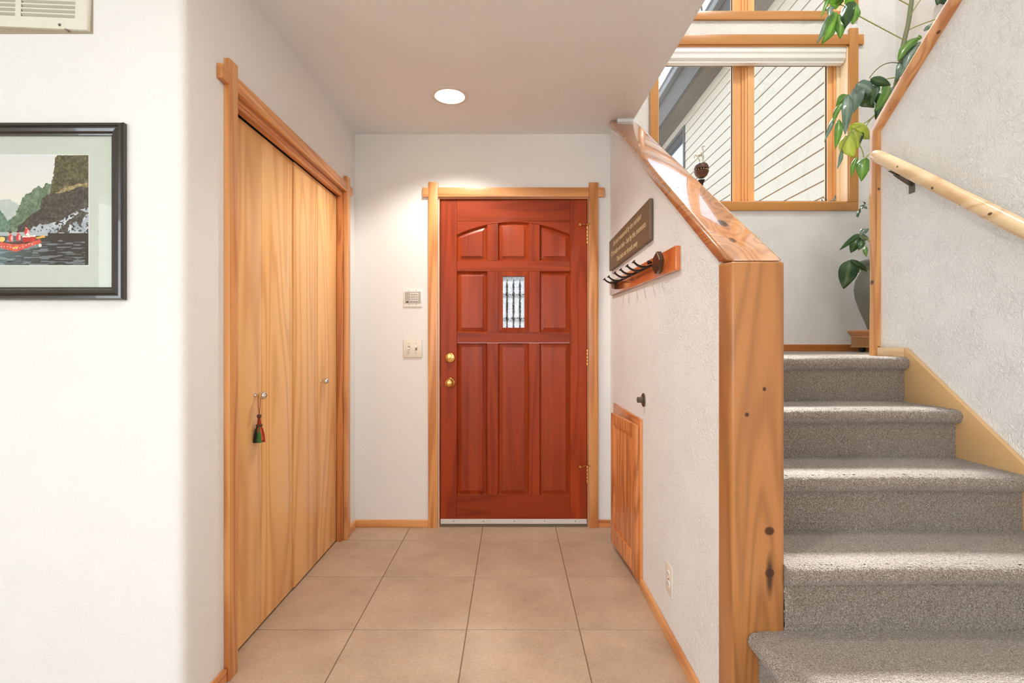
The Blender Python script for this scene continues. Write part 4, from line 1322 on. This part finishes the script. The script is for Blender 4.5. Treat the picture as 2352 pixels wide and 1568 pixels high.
CX0 = CX1 - (imx1 - imx0) / scale_m
xs_ = np.linspace(CX0, CX1, GW); ys_ = np.linspace(ch0, ch1, GH)
PXg, PYg = np.meshgrid(xs_, ys_)
nA = vnoise(GW, GH, 7, 7, 1); nB = vnoise(GW, GH, 3, 3, 2); nC = vnoise(GW, GH, 18, 2, 3); nD = vnoise(GW, GH, 14, 12, 4)
qx = PXg + (nB - 0.5) * 26; qy = PYg + (nA - 0.5) * 26
img = np.zeros((GH, GW, 3))
t_ = ((PYg - 90) / 900)[..., None].clip(0, 1)
img[:] = np.array([220, 222, 220]) * (1 - t_) + np.array([232, 228, 212]) * t_
def paint(poly, c1, c2, nz, crisp=False):
    m = inpoly(PXg if crisp else qx, PYg if crisp else qy, poly)
    v = nz[m][:, None] if nz is not None else 0.5
    img[m] = np.array(c1) * (1 - v) + np.array(c2) * v
XL_ = CX0 - 50
paint([(XL_, 560), (-600, 640), (-300, 600), (0, 670), (110, 650), (200, 690), (260, 740), (220, 920), (100, 960), (XL_, 960)], (196, 204, 196), (178, 192, 184), nA)
paint([(XL_, 300), (-900, 420), (-500, 560), (-250, 620), (0, 770), (60, 860), (110, 930), (160, 890), (240, 1085), (XL_, 1090)], (126, 152, 130), (84, 112, 98), nB)
paint([(100, 1090), (160, 920), (230, 790), (300, 620), (390, 580), (430, 520), (500, 490), (560, 520), (600, 455), (690, 470), (720, 600), (560, 660), (520, 780), (400, 880), (260, 1085)], (150, 168, 138), (66, 84, 62), (nA * 0.5 + nB * 0.5))
paint([(740, 90), (1160, 80), (1160, 600), (900, 600), (640, 590), (690, 350), (705, 200), (715, 130)], (66, 60, 40), (138, 130, 88), (nB * 0.6 + nA * 0.4) ** 1.3)
paint([(250, 990), (400, 870), (520, 780), (550, 640), (650, 590), (720, 575), (850, 520), (1160, 500), (1160, 1100), (200, 1095)], (58, 52, 42), (112, 108, 94), (nB * 0.7 + nC * 0.3) ** 1.5)
paint([(700, 590), (850, 500), (980, 460), (1160, 440), (1160, 500), (1050, 490), (900, 545), (760, 590)], (196, 180, 130), (120, 104, 70), nB)
for poly in ([(380, 1080), (430, 1010), (500, 990), (620, 970), (760, 940), (880, 870), (1000, 815), (1012, 840), (900, 920), (820, 990), (740, 1092), (500, 1092)],
             [(870, 1095), (890, 990), (980, 950), (1040, 990), (1080, 900), (1160, 830), (1160, 1100), (1010, 1095)],
             [(1035, 785), (1160, 745), (1160, 840), (1105, 830)]):
    paint(poly, (222, 226, 230), (150, 160, 168), nD)
    m = inpoly(qx, qy, poly) & (nB > 0.72)
    img[m] = (64, 58, 50)
m = PYg > 1090
k_ = ((PXg - 0) / 700).clip(0, 1)[..., None]
wat = np.array([96, 116, 116]) * (1 - k_) + np.array([58, 52, 44]) * k_
img[m] = wat[m]
m2 = m & (PYg > 1180) & (nC > 0.62) & (PXg < 1100)
img[m2] = img[m2] * 0.45 + np.array([160, 176, 186]) * 0.55
m2 = m & (PYg > 1400) & (nC > 0.5) & (nC < 0.56)
img[m2] = (44, 40, 36)
mm_ = (PYg > 1082) & (PYg < 1130) & (PXg < 620)
img[mm_] = (176, 188, 188)
# raft and crew
paint([(-260, 1150), (-80, 1190), (160, 1235), (330, 1225), (520, 1170), (540, 1215), (210, 1335), (0, 1280), (-240, 1240), (-330, 1190)], (206, 74, 60), (222, 112, 92), nA, True)
paint([(60, 1215), (200, 1240), (350, 1228), (500, 1180), (420, 1175), (180, 1210)], (70, 50, 44), (120, 70, 60), nB, True)
paint([(295, 1140), (460, 1125), (460, 1195), (295, 1215)], (176, 44, 36), (206, 70, 56), nA, True)
paint([(295, 1130), (460, 1118), (460, 1140), (295, 1150)], (236, 226, 214), (236, 226, 214), None, True)
paint([(465, 1150), (585, 1118), (585, 1148), (480, 1168)], (232, 176, 72), (240, 190, 90), nA, True)
paint([(160, 1275), (240, 1262), (240, 1285), (175, 1300)], (236, 180, 80), (236, 190, 96), nA, True)
def disc(cx, cy, rx, ry, c):
    m = ((PXg - cx) / rx) ** 2 + ((PYg - cy) / ry) ** 2 < 1
    img[m] = c
disc(35, 1172, 52, 42, (50, 44, 40)); disc(30, 1172, 42, 34, (236, 206, 120))
for (cx, cy) in ((135, 1120), (235, 1110), (345, 1045)):
    disc(cx + 8, cy + 38, 34, 48, (214, 70, 62)); disc(cx + 22, cy + 40, 14, 36, (226, 190, 176))
    disc(cx, cy - 26, 17, 20, (214, 150, 124)); disc(cx + 2, cy - 38, 21, 14, (92, 52, 44))
disc(360, 1110, 24, 16, (240, 240, 236)); disc(520, 1250, 20, 22, (232, 226, 220))
for k in range(14):
    disc(-60 + k * 40, 1245 + 12 * math.sin(k) + max(0, 5 - abs(k - 6)) * 10, 6, 6, (244, 232, 224))
lin = np.where(img / 255 <= 0.04045, img / 255 / 12.92, ((img / 255 + 0.055) / 1.055) ** 2.4)
V = np.zeros((GH * GW, 3)); 
V[:, 0] = (imx0 + (PXg - CX0) / (CX1 - CX0) * (imx1 - imx0)).ravel()
iz1 = H - (356.3 - 784) / (F / (fy - 0.006)); iz0 = H - (608.8 - 784) / (F / (fy - 0.006))
V[:, 2] = (iz1 - (PYg - ch0) / (ch1 - ch0) * (iz1 - iz0)).ravel()
V[:, 1] = fy - 0.0068
idx = np.arange(GH * GW).reshape(GH, GW)
Fq = np.stack([idx[1:, :-1], idx[1:, 1:], idx[:-1, 1:], idx[:-1, :-1]], -1).reshape(-1, 4).tolist()
tm = NT('painting_print')
vc = tm.n('ShaderNodeVertexColor', layer_name='paint'); tm.l(vc.outputs[0], tm.b.inputs['Base Color']); tm.b.inputs['Roughness'].default_value = 0.8
pr = arr('print', V, Fq, tm.m, pic, smooth=False)
ca = pr.data.color_attributes.new('paint', 'FLOAT_COLOR', 'POINT')
ca.data.foreach_set('color', np.concatenate([lin.reshape(-1, 3), np.ones((GH * GW, 1))], 1).astype(np.float32).ravel())
# thin white bevel edge of the mat
b = nb()
e = 0.0016
box(b, imx0 - e, imx1 + e, fy - 0.0066, fy - 0.0058, iz0 - e, iz1 + e)
obj('mat_bevel', b, WHITE, pic)

# ------------------------------------------------------------------ air return vent
vx1 = (199 - 1176) / (F / (fy - 0.012)); vz0 = H - (66 - 784) / (F / (fy - 0.012))
vt = empty('air_vent', (vx1, fy, vz0), 'cream louvred air return vent high on the wall above the picture', 'vent')
VW, VH = 0.62, 0.30
vm = Matrix.Translation((vx1, 0, vz0)) @ Matrix.Rotation(math.radians(2.4), 4, 'Y')
sl_h = 0.0132
vcols = []
x = -0.036
while x - 0.160 > -VW + 0.02:
    vcols.append((x - 0.160, x)); x -= 0.160 + 0.0165
rows = [0.030 + sl_h * k for k in range(19)]
b = nb()
def vb(b, x0, x1, y0, y1, z0, z1, bev=0.0):
    box(b, x0, x1, y0, y1, z0, z1, bev)
vb(b, -VW, 0, fy - 0.012, fy - 0.009, 0.0, rows[0] - 0.001)
vb(b, -VW, 0, fy - 0.012, fy - 0.009, rows[-1] + 0.010, VH)
xe = [c for cc in vcols for c in cc]
edges_x = [0.0] + sorted(xe, reverse=True) + [-VW]
for i in range(0, len(edges_x) - 1, 2):
    vb(b, edges_x[i + 1], edges_x[i], fy - 0.012, fy - 0.009, rows[0] - 0.001, rows[-1] + 0.010)
for k in range(len(rows) - 1):
    vb(b, vcols[-1][0], vcols[0][1], fy - 0.0118, fy - 0.0092, rows[k] + 0.0088, rows[k + 1] - 0.0005)
vb(b, -VW, 0.002, fy - 0.012, fy, -0.003, 0.0); vb(b, -0.001, 0.002, fy - 0.012, fy, 0.0, VH)
bmesh.ops.transform(b, matrix=vm, verts=b.verts[:])
obj('face_plate', b, CREAM, vt)
for (c0, c1) in vcols[:4]:
    for k, z in enumerate(rows[:18]):
        b = nb()
        prism(b, [(fy - 0.0115, z + 0.0088), (fy - 0.0108, z + 0.0095), (fy - 0.003, z - 0.001), (fy - 0.0037, z - 0.0018)], 'X', c0 + 0.001, c1 - 0.001)
        bmesh.ops.transform(b, matrix=vm, verts=b.verts[:])
        obj('slat', b, VENTSLAT, vt)
b = nb(); box(b, vx1 - VW + 0.01, vx1 + 0.009, fy - 0.0016, fy - 0.0003, vz0 - 0.008, vz0 + VH)
obj('wall_patch', b, BAREWALL, vt)
for (u, v) in ((137, 57),):
    c = P(u, v, fy - 0.012)
    b = nb(); lathe(b, [(0, 0.003), (0.003, 0.0025), (0.0045, 0.0), (0, 0)], c, (0, -1, 0), 14)
    obj('screw', b, SCREWM, vt)
c = P(152, 66.5, fy - 0.011)
b = nb(); tube(b, [(c.x - 0.004, fy - 0.011, c.z + 0.001), (c.x + 0.004, fy - 0.006, c.z - 0.004)], 0.0022, 8)
obj('damper_lever', b, SCREWM, vt)

# ------------------------------------------------------------------ sign on the half wall
sg = empty('wooden_sign', (XR, 2.6, 1.585), 'dark olive wooden sign with a saying in pale letters on the half wall', 'sign')
SX = XR - 0.019
b = nb(); prism(b, [(2.158, 1.588), (3.05, 1.577), (3.05, 1.757), (2.158, 1.767)], 'X', SX, XR - 0.003, 0.004, 2)
obj('sign_board', b, SIGNM, sg)
def text_on_right_wall(body, y_left, y_right, z, hcap, parent, m, x, nm='lettering', tilt=0.0):
    cu = bpy.data.curves.new('txt', 'FONT')
    cu.body = body
    cu.size = 1.0
    cu.extrude = 0.0
    to = bpy.data.objects.new('txt', cu)
    COL.objects.link(to)
    bpy.context.view_layer.update()
    dg = bpy.context.evaluated_depsgraph_get()
    me = bpy.data.meshes.new_from_object(to.evaluated_get(dg))
    bpy.data.objects.remove(to)
    bm = bmesh.new(); bm.from_mesh(me); bpy.data.meshes.remove(me)
    xs = [v.co.x for v in bm.verts]
    w = max(xs) - min(xs); x0 = min(xs)
    hs = hcap / 0.70
    for v in bm.verts:
        t = (v.co.x - x0) / w
        y = y_left + (y_right - y_left) * t
        v.co = Vector((x, y, z + tilt * t + v.co.y * hs))
    r = bmesh.ops.extrude_face_region(bm, geom=bm.faces[:])
    for g in r['geom']:
        if isinstance(g, bmesh.types.BMVert): g.co.x -= 0.0008
    bmesh.ops.recalc_face_normals(bm, faces=bm.faces[:])
    return obj(nm, bm, m, parent)
text_on_right_wall("Life isn't measured by the number", 2.93, 2.29, 1.706, 0.030, sg, SIGNT, SX + 0.0003, tilt=0.006)
text_on_right_wall("Of breaths we take - but by the moments", 2.995, 2.215, 1.652, 0.030, sg, SIGNT, SX + 0.0003, tilt=0.006)
text_on_right_wall("That take our breath away", 2.83, 2.36, 1.600, 0.029, sg, SIGNT, SX + 0.0003, tilt=0.004)

# ------------------------------------------------------------------ coat rack
cr = empty('coat_rack', (XR, 2.42, 1.41), 'varnished orange wood coat rack with black iron spike hooks below the sign', 'coat rack')
BX = XR - 0.019
b = nb(); prism(b, [(1.815, 1.408), (3.04, 1.427), (3.04, 1.512), (1.815, 1.498)], 'X', BX, XR, 0.004, 2)
obj('back_board', b, RACKW, cr, smooth=True)
hx = BX - 0.012
b = nb(); prism(b, [(2.03, 1.459), (2.83, 1.472), (2.83, 1.480), (2.03, 1.467)], 'X', hx - 0.004, hx + 0.002, 0.001, 1)
obj('iron_bar', b, IRON, cr)
b = nb()
prism(b, [(1.945, 1.468), (1.965, 1.430), (2.010, 1.420), (2.045, 1.448), (2.038, 1.488), (1.985, 1.508)], 'X', hx - 0.008, BX + 0.001, 0.003, 1)
obj('end_plate', b, BRONZE, cr)
b = nb(); prism(b, [(2.79, 1.440), (2.86, 1.450), (2.90, 1.500), (2.83, 1.494)], 'X', hx - 0.010, BX + 0.001, 0.003, 1)
obj('end_plate', b, BRONZE, cr)
for i, y in enumerate((2.08, 2.20, 2.33, 2.46, 2.62, 2.74)):
    zr = 1.463 + (y - 2.08) * 0.016
    b = nb()
    q = [(hx, zr + 0.004), (hx - 0.020, zr - 0.004), (hx - 0.042, zr - 0.004), (hx - 0.060, zr + 0.004), (hx - 0.074, zr + 0.016)]
    tube(b, [(x, y, z) for x, z in q], [0.0052, 0.005, 0.0048, 0.0045, 0.0042], 10)
    lathe(b, [(0, -0.001), (0.0085, 0.0), (0.0095, 0.002), (0.008, 0.004), (0, 0.005)], (hx - 0.074, y, zr + 0.0165), (-0.7, 0, 0.75), 12)
    obj('hook', b, IRON, cr, smooth=True)
for y in (2.12,):
    b = nb(); lathe(b, [(0, 0), (0.005, 0), (0.005, 0.008), (0.009, 0.012), (0.008, 0.018), (0, 0.020)], (BX, y, 1.484), (-1, 0, 0), 12)
    obj('bolt', b, IRON, cr, smooth=True)

# ------------------------------------------------------------------ potted plant on its wheeled stand
PX, PY = 2.285, 3.08
b_ = empty('plant_stand', (PX, PY, ZL), 'round terracotta and wicker plant stand on black casters behind the log post', 'plant stand')
b = nb(); lathe(b, [(0, 0.085), (0.160, 0.085), (0.168, 0.090), (0.168, 0.098), (0.186, 0.120), (0.190, 0.126), (0.190, 0.133), (0.165, 0.136), (0.0, 0.120)], (PX, PY, ZL), n=40)
obj('saucer', b, TERRA, b_, smooth=True)
b = nb()
NST = 48
for k in range(NST):
    a = 2 * PI * k / NST
    x, y = PX + 0.163 * math.cos(a), PY + 0.163 * math.sin(a)
    tube(b, [(x, y, ZL + 0.036), (x, y, ZL + 0.088)], 0.0022, 5)
for r_ in range(12):
    z = ZL + 0.039 + r_ * 0.0042
    ring = []
    for k in range(NST * 2 + 1):
        a = 2 * PI * k / (NST * 2)
        rr_ = 0.163 + 0.0035 * math.cos(PI * k + PI * r_)
        ring.append((PX + rr_ * math.cos(a), PY + rr_ * math.sin(a), z))
    tube(b, ring, 0.0021, 4, caps=False)
obj('wicker_band', b, WICKER, b_, smooth=True)
b = nb(); lathe(b, [(0, 0.03), (0.172, 0.03), (0.174, 0.036), (0.158, 0.039), (0.156, 0.086), (0.0, 0.087)], (PX, PY, ZL), n=40)
obj('base_ring', b, WICKER, b_, smooth=True)
for k in range(4):
    a = PI / 4 + k * PI / 2 + 0.5
    x, y = PX + 0.115 * math.cos(a), PY + 0.115 * math.sin(a)
    b = nb(); lathe(b, [(0, -0.011), (0.016, -0.011), (0.0185, -0.007), (0.0185, 0.007), (0.016, 0.011), (0, 0.011)], (x, y, ZL + 0.0185), (1, 0.3, 0), 18)
    tube(b, [(x, y, ZL + 0.02), (x, y, ZL + 0.031)], 0.009, 10)
    obj('caster', b, BLACKP, b_, smooth=True)

pot = empty('plant_pot', (PX, PY, ZL + 0.133), 'grey green glazed urn holding the tall houseplant on its stand', 'plant pot')
z0p = ZL + 0.1245
b = nb(); lathe(b, [(0, 0.0), (0.072, 0.0), (0.080, 0.008), (0.102, 0.07), (0.130, 0.145), (0.150, 0.215), (0.156, 0.265), (0.148, 0.320), (0.128, 0.362), (0.118, 0.380), (0.119, 0.388), (0.124, 0.392), (0.122, 0.400), (0.118, 0.404), (0.126, 0.414), (0.130, 0.428), (0.124, 0.440), (0.112, 0.444), (0.104, 0.436), (0.106, 0.395), (0.0, 0.395)], (PX, PY, z0p), n=48)
obj('urn', b, POTM, pot, smooth=True, ang=70)
b = nb(); lathe(b, [(0.106, 0.396), (0.105, 0.410), (0.05, 0.416), (0, 0.418)], (PX, PY, z0p), n=24)
obj('soil', b, SOIL, pot, smooth=True)

plant = empty('houseplant', (PX, PY, z0p + 0.41), 'tall leggy green houseplant with large drooping leaves beside the stairwell window', 'plant')
b = nb()
stem = [(PX, PY, z0p + 0.405), (PX + 0.02, PY, 1.9), (PX + 0.06, PY - 0.01, 2.2), (2.30, 3.06, 2.45), tuple(P(2058, 190, 3.06)), tuple(P(2066, 160, 3.05)), tuple(P(2074, 107, 3.05)), tuple(P(2080, 80, 3.05)), tuple(P(2086, 55, 3.05)), tuple(P(2090, 30, 3.05)), tuple(P(2094, 0, 3.05)), tuple(P(2100, -60, 3.05)), tuple(P(2104, -130, 3.05))]
tube(b, stem, [.016, .015, .014, .013, .0125, .012, .013, .0125, .012, .013, .0125, .011, .008], 12)
obj('stem', b, STEMM, plant, smooth=True)

def petiole(pts, r=0.0034, m=None):
    b = nb()
    # smooth with quadratic subdivision
    pts = [Vector(p) for p in pts]
    if len(pts) == 3:
        a, c, d = pts
        ctrl = c * 2 - (a + d) / 2
        pts = [a * (1 - t) ** 2 + ctrl * 2 * t * (1 - t) + d * t * t for t in np.linspace(0, 1, 9)]
    tube(b, pts, r, 7)
    return obj('petiole', b, m or PETM, plant, smooth=True)

lr = random.Random(11)
def leaf(base, tip, w, kind, Y=3.04, dY=0.03, fold=0.30, droop=0.12, wav=0.11, parent=None, yaw=None):
    """base, tip in pixels; w = apparent width in pixels"""
    Yb = Y + lr.uniform(-0.03, 0.03)
    Yt = Yb + lr.uniform(-dY, dY) - 0.015
    A, B = P(base[0], base[1], Yb), P(tip[0], tip[1], Yt)
    L = (B - A).length
    if Yb > YW - 0.06: Yb = YW - 0.06
    ax = (B - A).normalized()
    view = (A - Vector((0, 0, H))).normalized()
    side = ax.cross(view).normalized()
    th = yaw if yaw is not None else lr.uniform(-0.75, 0.75)
    nrm = side.cross(ax).normalized()
    W = w / F * Y / max(0.55, math.cos(th))
    sd = (side * math.cos(th) + nrm * math.sin(th)).normalized()
    up = ax.cross(sd).normalized()
    if up.dot(view) > 0: up = -up
    ns_, nw = 12, 6
    b = nb()
    lay = b.verts.layers.float.new('vein')
    grid = []
    ph = lr.uniform(0, 6)
    bend = lr.uniform(-0.06, 0.06) * L
    for i in range(ns_ + 1):
        t = i / ns_
        prof_ = math.sin(PI * min(1, t ** 0.85)) ** 0.75 * (1 - 0.25 * t) if 0 < t < 1 else 0.0
        prof_ = max(prof_, 0.015)
        c = A + (B - A) * t + up * (L * droop * math.sin(PI * t)) + sd * bend * math.sin(PI * t)
        row = []
        for k in range(-nw // 2, nw // 2 + 1):
            s = k / (nw / 2)
            hgt = abs(s) * fold * W * 0.5 * prof_ + wav * W * 0.5 * math.sin(t * 11 + ph + s) * abs(s)
            row.append(b.verts.new(c + sd * (s * W / 2 * prof_ * 1.08) + up * (-hgt)))
        grid.append(row)
    for i in range(ns_):
        for k in range(nw):
            b.faces.new((grid[i][k], grid[i][k + 1], grid[i + 1][k + 1], grid[i + 1][k]))
    for i, row in enumerate(grid):
        for k, v in enumerate(row):
            v[lay] = 1.0 if k == nw // 2 else 0.0
    o = obj('leaf', b, LEAF[kind], parent or plant, smooth=True, ang=180)
    md = o.modifiers.new('sol', 'SOLIDIFY'); md.thickness = 0.0007
    return o

pt = lambda u, v, Y=3.04: P(u, v, Y)
# top cluster
petiole([pt(2073, 90), pt(2020, 62), pt(1960, 30)]); petiole([pt(1960, 30), pt(1944, 16), pt(1924, 10)])
for a in [((1921, 28), (1886, 102), 28, 'g'), ((1925, 34), (1930, 89), 25, 'g'), ((1949, 5), (1942, 66), 33, 'd'), ((1962, 4), (1959, 56), 24, 'g'),
          ((1910, 12), (1904, 38), 14, 't'), ((1903, -12), (1885, 40), 11, 'g'), ((1914, 25), (1876, 102), 14, 't'), ((1938, 3), (1906, 13), 20, 'g'),
          ((1940, 10), (1972, -14), 22, 'g'), ((1930, 12), (1922, -26), 22, 'd'), ((1918, 8), (1893, -20), 16, 'g')]:
    leaf(*a)
petiole([pt(2088, 12), pt(2076, 5), pt(2058, -4)]); petiole([pt(2091, 36), pt(2103, 16), pt(2120, -8)]); petiole([pt(2088, 68), pt(2116, 56), pt(2150, 44)])
for a in [((2168, -34), (2154, 12), 30, 'd'), ((2122, 72), (2140, 54), 9, 't'), ((2168, -20), (2176, 10), 18, 'd')]:
    leaf(*a)
# middle clusters
petiole([pt(2068, 146), pt(2030, 148), pt(1997, 179)], 0.003, STEMM); petiole([pt(2062, 178), pt(2034, 182), pt(2004, 193)])
petiole([pt(2072, 120), pt(2094, 100), pt(2112, 84)])
for a in [((2108, 86), (2062, 141), 22, 'g'), ((2114, 95), (2074, 168), 28, 't'), ((2112, 92), (2111, 80), 8, 'g'), ((2066, 144), (2057, 186), 15, 't'), ((2078, 150), (2066, 178), 14, 't'),
          ((1999, 181), (2046, 196), 20, 'd'), ((1968, 192), (2006, 213), 34, 't'), ((1970, 196), (1962, 260), 33, 't'), ((1949, 216), (1941, 309), 23, 't'),
          ((1946, 217), (1920, 244), 20, 'g'), ((1934, 236), (1914, 282), 13, 'g'), ((1918, 266), (1893, 328), 10, 't'), ((1927, 274), (1919, 342), 17, 'g'),
          ((1974, 214), (2008, 247), 28, 'd'), ((2008, 194), (2002, 242), 26, 'd'), ((2043, 190), (2010, 256), 26, 'g'), ((2052, 200), (2017, 264), 30, 't'),
          ((2014, 246), (2011, 276), 11, 'd'), ((1986, 216), (1990, 244), 24, 't'), ((2016, 214), (2028, 250), 22, 'd')]:
    leaf(*a)
petiole([pt(2009, 264), pt(1990, 280), pt(1960, 296)]); petiole([pt(2006, 268), pt(1998, 276), pt(1988, 292)])
petiole([pt(1956, 300), pt(1944, 318), pt(1930, 348)])
for a in [((1953, 286), (1997, 320), 30, 'y'), ((1959, 293), (1971, 341), 25, 'y'), ((1941, 312), (1961, 361), 35, 'y'), ((1934, 343), (1923, 388), 9, 't'),
          ((1969, 360), (1956, 408), 11, 'g'), ((1988, 362), (1978, 416), 29, 'g'), ((1980, 300), (1975, 330), 12, 'd')]:
    leaf(*a)
petiole([pt(1972, 330), pt(1980, 345), pt(1984, 362)]); petiole([pt(1998, 352), pt(1992, 358), pt(1986, 364)])
# lower clusters
petiole([pt(2004, 562), pt(1990, 548), pt(1974, 538)])
for a in [((1975, 537), (1927, 575), 13, 'd'), ((1974, 543), (1955, 581), 24, 'd'), ((1980, 550), (1972, 575), 15, 'd'), ((1973, 543), (1996, 549), 17, 't'),
          ((1976, 538), (1996, 524), 14, 't'), ((1988, 566), (1990, 590), 10, 'g')]:
    leaf(*a)
petiole([pt(2010, 640), pt(1990, 624), pt(1951, 604)])
for a in [((1950, 597), (1937, 663), 39, 'd'), ((1952, 598), (1974, 626), 19, 'g'), ((1953, 596), (1992, 624), 12, 'd')]:
    leaf(*a)
# little trailing shoot by the window corner
petiole([pt(2000, 468), pt(1984, 472), pt(1968, 486)], 0.0015)
for a in [((1986, 470), (1974, 474), 4, 'd'), ((1990, 474), (1978, 480), 6, 't'), ((1976, 478), (1966, 498), 5, 'd'), ((1972, 484), (1971, 500), 6, 'd'), ((1988, 468), (1982, 463), 4, 'd'), ((1984, 474), (1992, 480), 5, 't')]:
    leaf(*a)

# ------------------------------------------------------------------ outside: neighbouring wing, ground, tree
b = nb(); box(b, -30, 40, 3.75, 45, -0.4, -0.3); box(b, -30, 40, -30, -3.3, -0.4, -0.3)
g_ = struct('ground', b, GROUND)
XO = 3.0
wing = empty('house_wing', (XO, 9.0, -0.3), 'neighbouring house wing with cream lap siding seen through the stair window', 'building')
SY0, SY1, ZS = 3.70, 22.0, 5.05
WY0, WY1, WWZ0, WWZ1 = 8.75, 11.4, 3.2, 4.84
b = nb(); box(b, XO + 0.02, XO + 0.2, SY0, SY1, -0.3, ZS)
obj('sheathing', b, SHEATH, wing)
EX = 0.157
meshes = {}
k = 0
z = ZS - EX + 0.003
while z > -0.3:
    segs = [(SY0, SY1)]
    if z + EX > WWZ0 and z < WWZ1: segs = [(SY0, WY0 - 0.06), (WY1 + 0.06, SY1)]
    for (a, c) in segs:
        key = (round(a, 3), round(c, 3))
        if key not in meshes:
            bb = nb()
            prism(bb, [(XO - 0.002, 0.007), (XO + 0.021, 0.007), (XO + 0.021, EX - 0.006), (XO + 0.004, EX - 0.006)], 'Y', a, c)
            o = obj('siding_board', bb, SIDING, wing); meshes[key] = o.data
        else:
            o = bpy.data.objects.new('siding_board', meshes[key]); COL.objects.link(o); o.parent = wing
        o.location = (0, 0, z)
    z -= EX
FXf = 2.69
b = nb(); box(b, FXf - 0.03, FXf + 0.02, SY0, SY1, ZS - 0.02, 5.50, 0.004)
obj('fascia', b, EAVE, wing)
b = nb(); box(b, FXf - 0.12, FXf - 0.03, SY0, SY1, 5.40, 5.50, 0.01)
obj('gutter', b, plain('dark_gutter', srgb(110, 108, 108), 0.6), wing)
for kk in range(3):
    b = nb(); box(b, FXf + 0.022 + kk * 0.097, FXf + 0.117 + kk * 0.097, SY0, SY1, ZS, ZS + 0.02, 0.002, 1)
    obj('soffit_board', b, SOFFIT, wing)
b = nb(); prism(b, [(FXf - 0.12, 5.50), (7.0, 7.2), (7.0, 7.3), (FXf - 0.12, 5.56)], 'Y', SY0, SY1)
obj('roof', b, EAVE, wing)
b = nb()
box(b, XO - 0.02, XO + 0.03, WY0 - 0.06, WY0, WWZ0 - 0.06, WWZ1 + 0.06); box(b, XO - 0.02, XO + 0.03, WY1, WY1 + 0.06, WWZ0 - 0.06, WWZ1 + 0.06)
box(b, XO - 0.02, XO + 0.03, WY0, WY1, WWZ0 - 0.06, WWZ0); box(b, XO - 0.02, XO + 0.03, WY0, WY1, WWZ1, WWZ1 + 0.06)
wf = obj('window', b, EAVE, wing)
b = nb(); box(b, XO + 0.005, XO + 0.01, WY0, WY1, WWZ0, WWZ1)
obj('pane', b, plain('dark_reflective_pane', srgb(70, 78, 84), 0.03, 0.0, spec=1.0, coat=1.0), wf)

tree = empty('bare_tree', (5.2, 25.0, -0.3), 'bare leafless tree against the sky beyond the neighbouring roof', 'tree')
tr_ = random.Random(4)
branches = nb()
count = 0
def grow(p, d, L, r, lev):
    global count
    if lev > 5 or count > 900: return
    count += 1
    pts = [p]; q = p.copy(); dd = d.copy()
    for i in range(3):
        dd = (dd + Vector((tr_.uniform(-.2, .2), tr_.uniform(-.2, .2), tr_.uniform(-.08, .16)))).normalized()
        q = q + dd * L / 3; pts.append(q.copy())
    bm_ = trunk_bm if lev == 0 else branches
    tube_fast(bm_, pts, r, r * 0.6)
    n = 6 if lev == 0 else 4
    for i in range(n):
        t = pts[1 + min(2, i % 3)]
        nd = (dd + Vector((tr_.uniform(-1, 1), tr_.uniform(-1, 1), tr_.uniform(-.3, .6)))).normalized()
        grow(t.copy(), nd, L * tr_.uniform(0.5, 0.72), r * 0.5, lev + 1)
def tube_fast(bm_, pts, r0, r1, n=4):
    rings = []
    for i, p in enumerate(pts):
        t = (pts[min(i + 1, len(pts) - 1)] - pts[max(i - 1, 0)]).normalized()
        a = t.orthogonal().normalized(); c = t.cross(a)
        r = r0 + (r1 - r0) * i / (len(pts) - 1)
        rings.append([bm_.verts.new(p + (a * math.cos(2 * PI * k / n) + c * math.sin(2 * PI * k / n)) * r) for k in range(n)])
    for i in range(len(rings) - 1):
        for k in range(n): bm_.faces.new((rings[i][k], rings[i][(k + 1) % n], rings[i + 1][(k + 1) % n], rings[i + 1][k]))
trunk_bm = nb()
grow(Vector((8.0, 25.0, -0.3)), Vector((0, 0, 1)), 9.5, 0.22, 0)
tree.location = (8.0, 25.0, -0.3); ORG[tree.name] = Vector((8.0, 25.0, -0.3))
obj('trunk', trunk_bm, BARK, tree)
br = obj('branches', branches, BARK, tree); br['kind'] = 'stuff'
